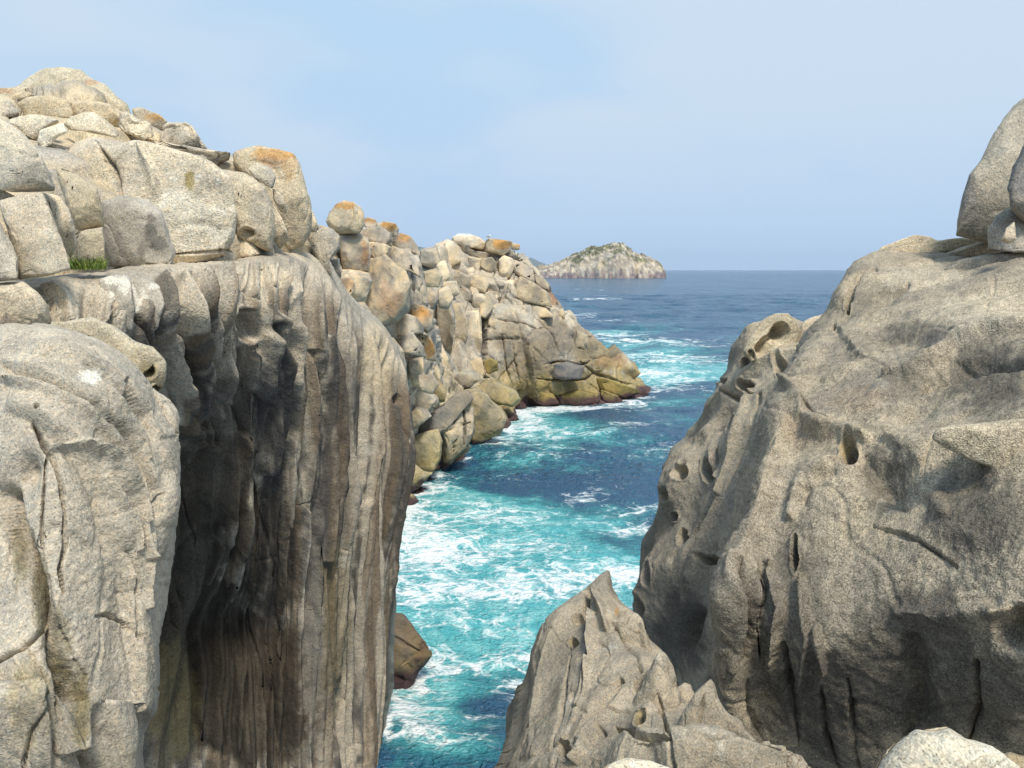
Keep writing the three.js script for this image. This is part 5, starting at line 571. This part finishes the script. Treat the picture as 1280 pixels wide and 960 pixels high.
rock('boulder', 'small pointed stone leaning on the grey wedge under the tall boulder', gB, [1251, 301, 1258, 285, 1268, 277, 1270, 299, 1260, 304], 12.2, { res: 1, st: { a: K.grey } });
rock('boulder', 'flat pale slab with a shadowed undercut resting on the side of the smooth dome', null, [1168, 549, 1174, 538, 1195, 532, 1231, 529, 1266, 526, 1340, 524, 1340, 606, 1264, 604, 1243, 600, 1238, 584, 1217, 576, 1190, 562], 6.95, { thick: 0.55, round: 0.6, tilt: 0, cuts: 2, max: 110, rough: 0.7, mat: M.dome, st: { a: [0.44, 0.375, 0.27], b: [0.36, 0.305, 0.22], dark: 0.25, white: 0.15 } });

// ================================================================ spires in the foreground
const SPC = { a: [0.36, 0.305, 0.225], b: [0.255, 0.22, 0.165], scale: 1.1, dark: 0.4, white: 0.18 };
{ const R = [
    row(640, 960, 10, 668, 880, 10.4, 690, 850, 10.6, 722, 820, 10.8, 750, 790, 11, 770, 790, 11, 790, 810, 10.4, 815, 850, 10, 850, 890, 9.6),
    row(650, 855, 8.9, 669, 795, 9.0, 695, 764, 9.2, 730, 733, 9.5, 760, 712, 9.7, 772, 740, 9.5, 797, 769, 9.0, 814, 800, 8.5, 850, 852, 7.8),
    row(646, 890, 8.2, 676, 832, 8.2, 706, 802, 8.3, 734, 782, 8.4, 757, 766, 8.4, 778, 786, 8.2, 802, 806, 7.9, 822, 834, 7.6, 856, 870, 7.2),
    row(636, 928, 7.6, 684, 880, 7.4, 718, 860, 7.3, 748, 850, 7.2, 774, 850, 7.0, 800, 854, 6.8, 826, 864, 6.7, 850, 880, 6.5, 880, 900, 6.3),
    row(624, 966, 7.2, 684, 940, 6.7, 726, 928, 6.4, 760, 920, 6.2, 790, 915, 6.0, 820, 915, 5.8, 850, 918, 5.7, 885, 925, 5.6, 920, 940, 5.5),
    row(600, 1020, 6.9, 675, 1012, 6.0, 726, 1004, 5.6, 770, 998, 5.3, 806, 994, 5.1, 845, 992, 4.9, 885, 992, 4.9, 930, 996, 4.9, 985, 1000, 4.9)];
  R.push(under(R[5], 5, -0.6, -0.5));
  R.forEach((r, i) => { const p = r[0]; r.unshift(new THREE.Vector3(p.x - 0.15, p.y - 1.2, p.z - 1.4)); });
  const m = sheet({ rows: R, segU: [8, 40, 40, 40, 40, 40, 40, 40, 30], segV: [10, 60, 62, 60, 56, 8], mat: M.near,
    feats: [['groove+', 3.4, 0.20, [734, 736, 733, 770, 736, 800, 738, 830]], ['pit', 7.5, 5.5, 0.22, 717, 803, 0.4], ['pit', 9, 7, 0.12, 722, 775, 0.1], ['groove', 3, 0.08, [712, 820, 706, 850, 700, 890, 690, 940]], ['ridge', 4, 0.12, [742, 738, 752, 760, 760, 790]], ['groove', 3.5, 0.12, [738, 830, 728, 870, 712, 910, 695, 955]], ['ridge', 6, 0.14, [745, 770, 742, 820, 728, 870, 705, 930]], ['groove', 4, 0.1, [775, 850, 750, 880, 725, 920]], ['ridge', 6, 0.10, [820, 840, 780, 870, 745, 905, 715, 950]], ['pit', 7, 11, 0.2, 708, 940, 0], ['pit', 8, 12, 0.16, 799, 897, 0.3], ['pit', 7, 5, 0.1, 800, 862, -0.4], ['groove', 4, 0.1, [765, 905, 800, 920, 830, 922]], ['groove+', 2, 0.10, [824, 870, 832, 900, 836, 940, 840, 965]], ['pit', 5, 6, 0.06, 750, 912, 0], ['groove', 3, 0.08, [775, 790, 790, 815, 806, 850]]],
    coarse: (p) => 0.07 * fbm(p.x * 1.1, p.y * 1.0, p.z * 1.1, 3) + 0.09 * ridge(p.x * 1.3 + p.z * 0.4, p.y * 0.5, p.z * 0.5) - 0.06,
    fine: (p) => 0.035 * fbm(p.x * 3, p.y * 2.4, p.z * 3, 4) + 0.006 * noise(p.x * 20, p.y * 20, p.z * 20) - 0.02 * sst(0.88, 0.99, ridge(p.x * 2.0, p.y * 1.2, p.z * 2.0)),
    color: stone({ ...SPC, spots: [[771, 764, 3, 6, K.orange, 0.6], [800, 898, 8, 10, K.ochre, 0.5], [716, 803, 6, 5, K.ochre, 0.5], [740, 900, 30, 60, DK, 0.2]] }) });
  put(m, 'rock_spire', scene, { label: 'largest blade-like granite spire rising in front of the turquoise water', category: 'rock', group: 'granite spires at the foot of the lookout' }); }
const spire = (label, pts, d, o = {}) => put(boulder(pts, d, { mat: M.near, round: 0.75, cuts: 4, thick: 0.75, soft: 2, max: 110, rough: 1.3, ...o, color: stone({ ...SPC, ...(o.st ?? {}) }) }), 'rock_spire', scene, { label, category: 'rock', group: 'granite spires at the foot of the lookout' });
spire('blunt double-knobbed spire just in front of the largest blade', [745, 790, 747, 772, 753, 762, 760, 766, 768, 776, 782, 772, 793, 767, 802, 776, 808, 796, 818, 822, 824, 870, 800, 905, 762, 900, 744, 850], 8.0, { thick: 0.6, feats: [['ridge', 4, 0.06, [800, 780, 806, 810, 812, 840]], ['groove', 4, 0.08, [768, 780, 772, 810, 764, 850]]] });
spire('rounded spire with a thin pale vein beside the triangular spire', [818, 822, 826, 812, 836, 812, 842, 824, 847, 850, 853, 880, 850, 930, 850, 990, 800, 995, 766, 975, 775, 920, 796, 870], 6.5, { thick: 0.55, feats: [['pit', 8, 11, 0.12, 799, 897, 0.3], ['groove+', 1.6, 0.05, [822, 868, 832, 900, 837, 940, 841, 970]], ['groove', 3, 0.06, [848, 840, 842, 860, 843, 880]]] });
spire('stubby grey spire between the rounded and the triangular spires', [846, 858, 856, 852, 864, 854, 870, 868, 874, 900, 850, 910, 844, 880], 7.2, { thick: 0.7 });
spire('triangular pointed spire with a serrated outer edge', [888, 846, 894, 852, 898, 870, 908, 888, 922, 898, 930, 912, 944, 926, 950, 950, 975, 1000, 830, 1000, 838, 940, 852, 895, 868, 866], 5.7, { thick: 0.5, round: 0.85, feats: [['groove', 3, 0.04, [880, 870, 876, 900, 866, 930]]] });
spire('little jagged spike at the foot of the serrated triangular spire', [944, 950, 948, 934, 955, 926, 962, 926, 970, 937, 976, 960, 950, 970], 5.2, { crack: 1.5, thick: 0.8 });
spire('low crumbly crest trailing off beside the little jagged spike', [966, 950, 974, 936, 988, 938, 1000, 944, 1010, 955, 1025, 985, 970, 985], 5.1, { crack: 1.6, thick: 0.8 });
rock('boulder', 'near-white rounded boulder at the foot of the smooth dome', null, [1085, 985, 1102, 950, 1120, 930, 1146, 914, 1165, 914, 1186, 911, 1205, 924, 1236, 935, 1270, 958, 1295, 1000, 1190, 1050], 3.6, { thick: 0.7, cuts: 3, round: 0.75, max: 110, rough: 0.7, mat: M.near, st: { a: [0.60, 0.545, 0.43], b: [0.52, 0.465, 0.36], scale: 1.5, dark: 0.1, white: 0.4 } });
rock('boulder', 'brown grainy rock beside the near-white rounded boulder', null, [1225, 975, 1240, 945, 1262, 940, 1300, 950, 1340, 1010, 1250, 1030], 4.3, { thick: 0.8, mat: M.near, st: { a: [0.36, 0.28, 0.18], b: K.olive, scale: 1.4 } });
rock('boulder', 'white-crusted rock tip at the foot of the rounded spire', null, [740, 975, 762, 955, 785, 948, 812, 951, 835, 960, 850, 985, 790, 1010], 4.0, { thick: 0.8, cuts: 2, round: 0.75, rough: 0.6, mat: M.near, st: { a: K.white, b: K.pale, scale: 1.6, dark: 0.05, white: 0.4 } });
// the ledge under the camera that carries these stones
{ const z = [4, 1, -1.2, -2.4, -3.4, -4.6, -6], y = [12.2, 12.3, 12.1, 11.2, 10.4, 9.4, 7], xs = [-7, -4, -2, 0, 1.5, 3, 5, 8];
  put(sheet({ rows: z.map((q, i) => xs.map((x) => new THREE.Vector3(x, y[i] - 0.9 - 0.05 * x * x + (x > 3 ? 0.4 : 0), q))), segU: Array(7).fill(10), segV: Array(6).fill(12), mat: M.near, coarse: (p) => 0.12 * fbm(p.x, p.y, p.z, 3), fine: (p) => 0.02 * noise(p.x * 5, p.y * 5, p.z * 5), color: stone(SPC) }), 'lookout_ledge', scene, S('rough granite ledge that the foreground spires and boulders rise from', 'rock')); }

// ================================================================ island and far hills
{ const D = 1350, sil = [[640, 338], [665, 335], [684, 331], [696, 327], [708, 322], [716, 318], [722, 315], [728, 312], [735, 309], [742, 307], [748, 308], [755, 306], [760, 304], [768, 303], [776, 305], [781, 309], [785, 314], [792, 316], [800, 318], [808, 321], [814, 323], [820, 326], [824, 333], [827, 342], [829, 348]];
  const H = (px) => { for (let i = 0; i < sil.length - 1; i++) if (px <= sil[i + 1][0]) { const t = (px - sil[i][0]) / (sil[i + 1][0] - sil[i][0]); return P(0, sil[i][1] + t * (sil[i + 1][1] - sil[i][1]), D).y; } return 0; };
  const U = 330, V = 110, pos = new Float32Array(3 * U * V), idx = new Uint32Array(6 * (U - 1) * (V - 1)); let q = 0;
  for (let j = 0; j < V; j++) for (let i = 0; i < U; i++) { const u = i / (U - 1), v = j / (V - 1), px = 640 + 190 * u, x = (px - CX) / F * D * 1.0, h = Math.max(0, H(px)), w = 22 + h * 1.15, s = v * 2 - 1;
      const prof = Math.pow(Math.max(0, 1 - Math.pow(Math.abs(s), 2.3)), 0.62), z = -D + s * -w; const r = fbm(x * 0.045, 2, z * 0.045, 5, 0.6), g = ridge(x * 0.07 + 0.3 * r, 0, z * 0.02), c = ridge(x * 0.17, 1, z * 0.05);
      voronoi(x * 0.11, h * prof * 0.09, z * 0.11); const bl = prof * (5 * (vor.id - 0.5) - 3 * Math.exp(-((vor.f2 - vor.f1) ** 2) / 0.01)); pos.set([x, bl + h * prof * (1 + 0.05 * r) + prof * (4.5 * r * (1 - prof * 0.4) + 3.5 * g * (1 - prof) + 1.6 * c) - 2.2, z + 9 * r + 5 * g * (1 - prof)], 3 * (j * U + i)); }
  for (let j = 0; j < V - 1; j++) for (let i = 0; i < U - 1; i++) { const s = j * U + i; idx.set([s, s + 1, s + U, s + 1, s + U + 1, s + U], q); q += 6; }
  put(finish(pos, idx, colours(pos, (p, c) => { const n = fbm(p.x * 0.03, p.y * 0.05, p.z * 0.03, 5, 0.6), m = fbm(p.x * 0.12, p.y * 0.10, p.z * 0.12, 4, 0.6); c[0] = 0.36; c[1] = 0.31; c[2] = 0.24; mixc(c, [0.24, 0.19, 0.19], sst(12, 4, p.y + 14 * m)); mixc(c, [0.52, 0.47, 0.38], sst(0.0, 0.3, m)); mixc(c, [0.11, 0.12, 0.045], 0.85 * sst(-0.05, 0.22, n + 0.012 * (p.y - 32)) * sst(0.28, 0.02, m)); mixc(c, [0.10, 0.085, 0.085], 0.7 * sst(0.2, 0.42, -m)); }), M.isle), 'island', scene, { label: 'rocky islet with grassy top rising from the open sea', category: 'island' }); }
for (const [name, label, D, pts] of [['far_hill', 'blue hazy hill far beyond the islet', 18500, [[600, 337], [630, 330], [648, 324], [656, 322], [664, 322], [672, 326], [682, 330], [695, 333], [720, 336], [740, 337]]], ['far_hill', 'dark blue hill ridge glimpsed in the gap behind the headland crest', 12000, [[440, 337], [480, 318], [505, 309], [520, 307], [535, 309], [560, 316], [600, 330], [640, 337]]]]) {
  const U = 120, V = 16, x0 = pts[0][0], x1 = pts.at(-1)[0], pos = new Float32Array(3 * U * V), idx = new Uint32Array(6 * (U - 1) * (V - 1)); let q = 0;
  for (let j = 0; j < V; j++) for (let i = 0; i < U; i++) { const px = x0 + (x1 - x0) * i / (U - 1); let k = 0; while (k < pts.length - 2 && px > pts[k + 1][0]) k++; const t = (px - pts[k][0]) / (pts[k + 1][0] - pts[k][0]), h = P(0, pts[k][1] + t * (pts[k + 1][1] - pts[k][1]), D).y, v = j / (V - 1) * 2 - 1, x = (px - CX) / F * D;
    pos.set([x, (h + 12 * fbm(x * 0.01, 1, v * 2, 3)) * Math.cos(v * 1.57) - 6, -D - v * D * 0.12], 3 * (j * U + i)); }
  for (let j = 0; j < V - 1; j++) for (let i = 0; i < U - 1; i++) { const s = j * U + i; idx.set([s, s + 1, s + U, s + 1, s + U + 1, s + U], q); q += 6; }
  put(finish(pos, idx, colours(pos, (p, c) => { c[0] = 0.10; c[1] = 0.12; c[2] = 0.08; }), M.isle), name, scene, S(label, 'hill')); }

// ================================================================ grass tuft on the ledge, gull on the headland
{ const r = rng(12), pos = [], nor = [], col = [], tuft = new THREE.Group(); const o = P(110, 335, 9.35);
  for (let i = 0; i < 2600; i++) { const a = r() * 6.283, R = 0.17 * Math.sqrt(r()), x = o.x + R * Math.cos(a) * 1.15, z = o.z + R * Math.sin(a) * 0.7, y = o.y - 0.02, h = (0.03 + 0.16 * r() * r()) * (0.6 + 0.9 * Math.max(0, noise(x * 9, 1, z * 9) + 0.4)), b = r() * 6.283, bx = Math.cos(b), bz = Math.sin(b), w = 0.002 + 0.003 * r(), l = h * (0.3 + 0.5 * r()), dx = Math.cos(a + (r() - 0.5)) * l, dz = Math.sin(a + (r() - 0.5)) * l;
    const k = [[x - bx * w, y, z - bz * w], [x + bx * w, y, z + bz * w], [x + dx * 0.4 + bx * w * 0.8, y + h * 0.7, z + dz * 0.4 + bz * w * 0.8], [x + dx * 0.4 - bx * w * 0.8, y + h * 0.7, z + dz * 0.4 - bz * w * 0.8], [x + dx, y + h, z + dz]], t = r(), c = [0.08 + 0.20 * t * t, 0.14 + 0.14 * t, 0.025 + 0.03 * t];
    for (const f of [[0, 1, 2], [0, 2, 3], [3, 2, 4]]) for (const v of f) { pos.push(...k[v]); nor.push(-bz * 0.6, 0.6, bx * 0.6); col.push(...c); } }
  const g = new THREE.BufferGeometry(); g.setAttribute('position', new THREE.Float32BufferAttribute(pos, 3)); g.setAttribute('normal', new THREE.Float32BufferAttribute(nor, 3)); g.setAttribute('color', new THREE.Float32BufferAttribute(col, 3));
  put(new THREE.Mesh(g, new THREE.MeshPhysicalMaterial({ vertexColors: true, roughness: 0.8, side: THREE.DoubleSide })), 'grass_tuft', scene, { label: 'green grass tuft growing in the ledge crack below the tan boulder', category: 'grass' }); }
{ const gull = new THREE.Group(), o = P(611, 298.6, 83.6); gull.position.copy(o); gull.rotation.y = 0.5;
  const wh = new THREE.MeshStandardMaterial({ color: new THREE.Color().setRGB(0.82, 0.82, 0.80), roughness: 0.8 }), gr = new THREE.MeshStandardMaterial({ color: new THREE.Color().setRGB(0.36, 0.38, 0.40), roughness: 0.8 }), ye = new THREE.MeshStandardMaterial({ color: new THREE.Color().setRGB(0.7, 0.42, 0.06), roughness: 0.6 });
  const tube = (pts, rad, m, name, seg = 14) => { const c = new THREE.CatmullRomCurve3(pts.map((p) => new THREE.Vector3(...p))), fr = c.computeFrenetFrames(40), ps = [], ix = []; for (let i = 0; i <= 40; i++) { const t = i / 40, p = c.getPoint(t), k = t * (rad.length - 1), a = Math.min(rad.length - 2, Math.floor(k)), R = rad[a] + (rad[a + 1] - rad[a]) * (k - a); for (let j = 0; j < seg; j++) { const q = j / seg * 6.283, v = p.clone().addScaledVector(fr.normals[i], Math.cos(q) * R).addScaledVector(fr.binormals[i], Math.sin(q) * R); ps.push(v.x, v.y, v.z); } } for (let i = 0; i < 40; i++) for (let j = 0; j < seg; j++) { const a = i * seg + j, b = i * seg + (j + 1) % seg; ix.push(a, b, a + seg, b, b + seg, a + seg); } const g = new THREE.BufferGeometry(); g.setAttribute('position', new THREE.Float32BufferAttribute(ps, 3)); g.setIndex(ix); g.computeVertexNormals(); m = m.clone(); m.side = THREE.DoubleSide; return put(new THREE.Mesh(g, m), name, gull); };
  tube([[-0.34, 0.20, 0], [-0.18, 0.22, 0], [0, 0.24, 0], [0.13, 0.30, 0], [0.17, 0.40, 0], [0.24, 0.43, 0]], [0.005, 0.05, 0.095, 0.11, 0.085, 0.055, 0.052, 0.055, 0.02], wh, 'body');
  tube([[0.235, 0.43, 0], [0.31, 0.415, 0]], [0.02, 0.015, 0.002], ye, 'beak'); for (const s of [-1, 1]) { tube([[0.02, 0.16, 0.04 * s], [0.03, 0.05, 0.04 * s], [0.03, -0.06, 0.04 * s]], [0.012, 0.01, 0.01], ye, 'leg'); tube([[0.10, 0.28, 0.09 * s], [-0.08, 0.28, 0.105 * s], [-0.26, 0.25, 0.05 * s], [-0.40, 0.23, 0.01 * s]], [0.02, 0.055, 0.05, 0.03, 0.006], gr, 'wing'); }
  put(gull, 'gull', scene, { label: 'white gull standing on the orange cap stone of the headland', category: 'bird' }); }

scene.fog = new THREE.FogExp2(new THREE.Color().setRGB(0.60, 0.74, 0.92), 0.00003);
renderer.render(scene, camera);
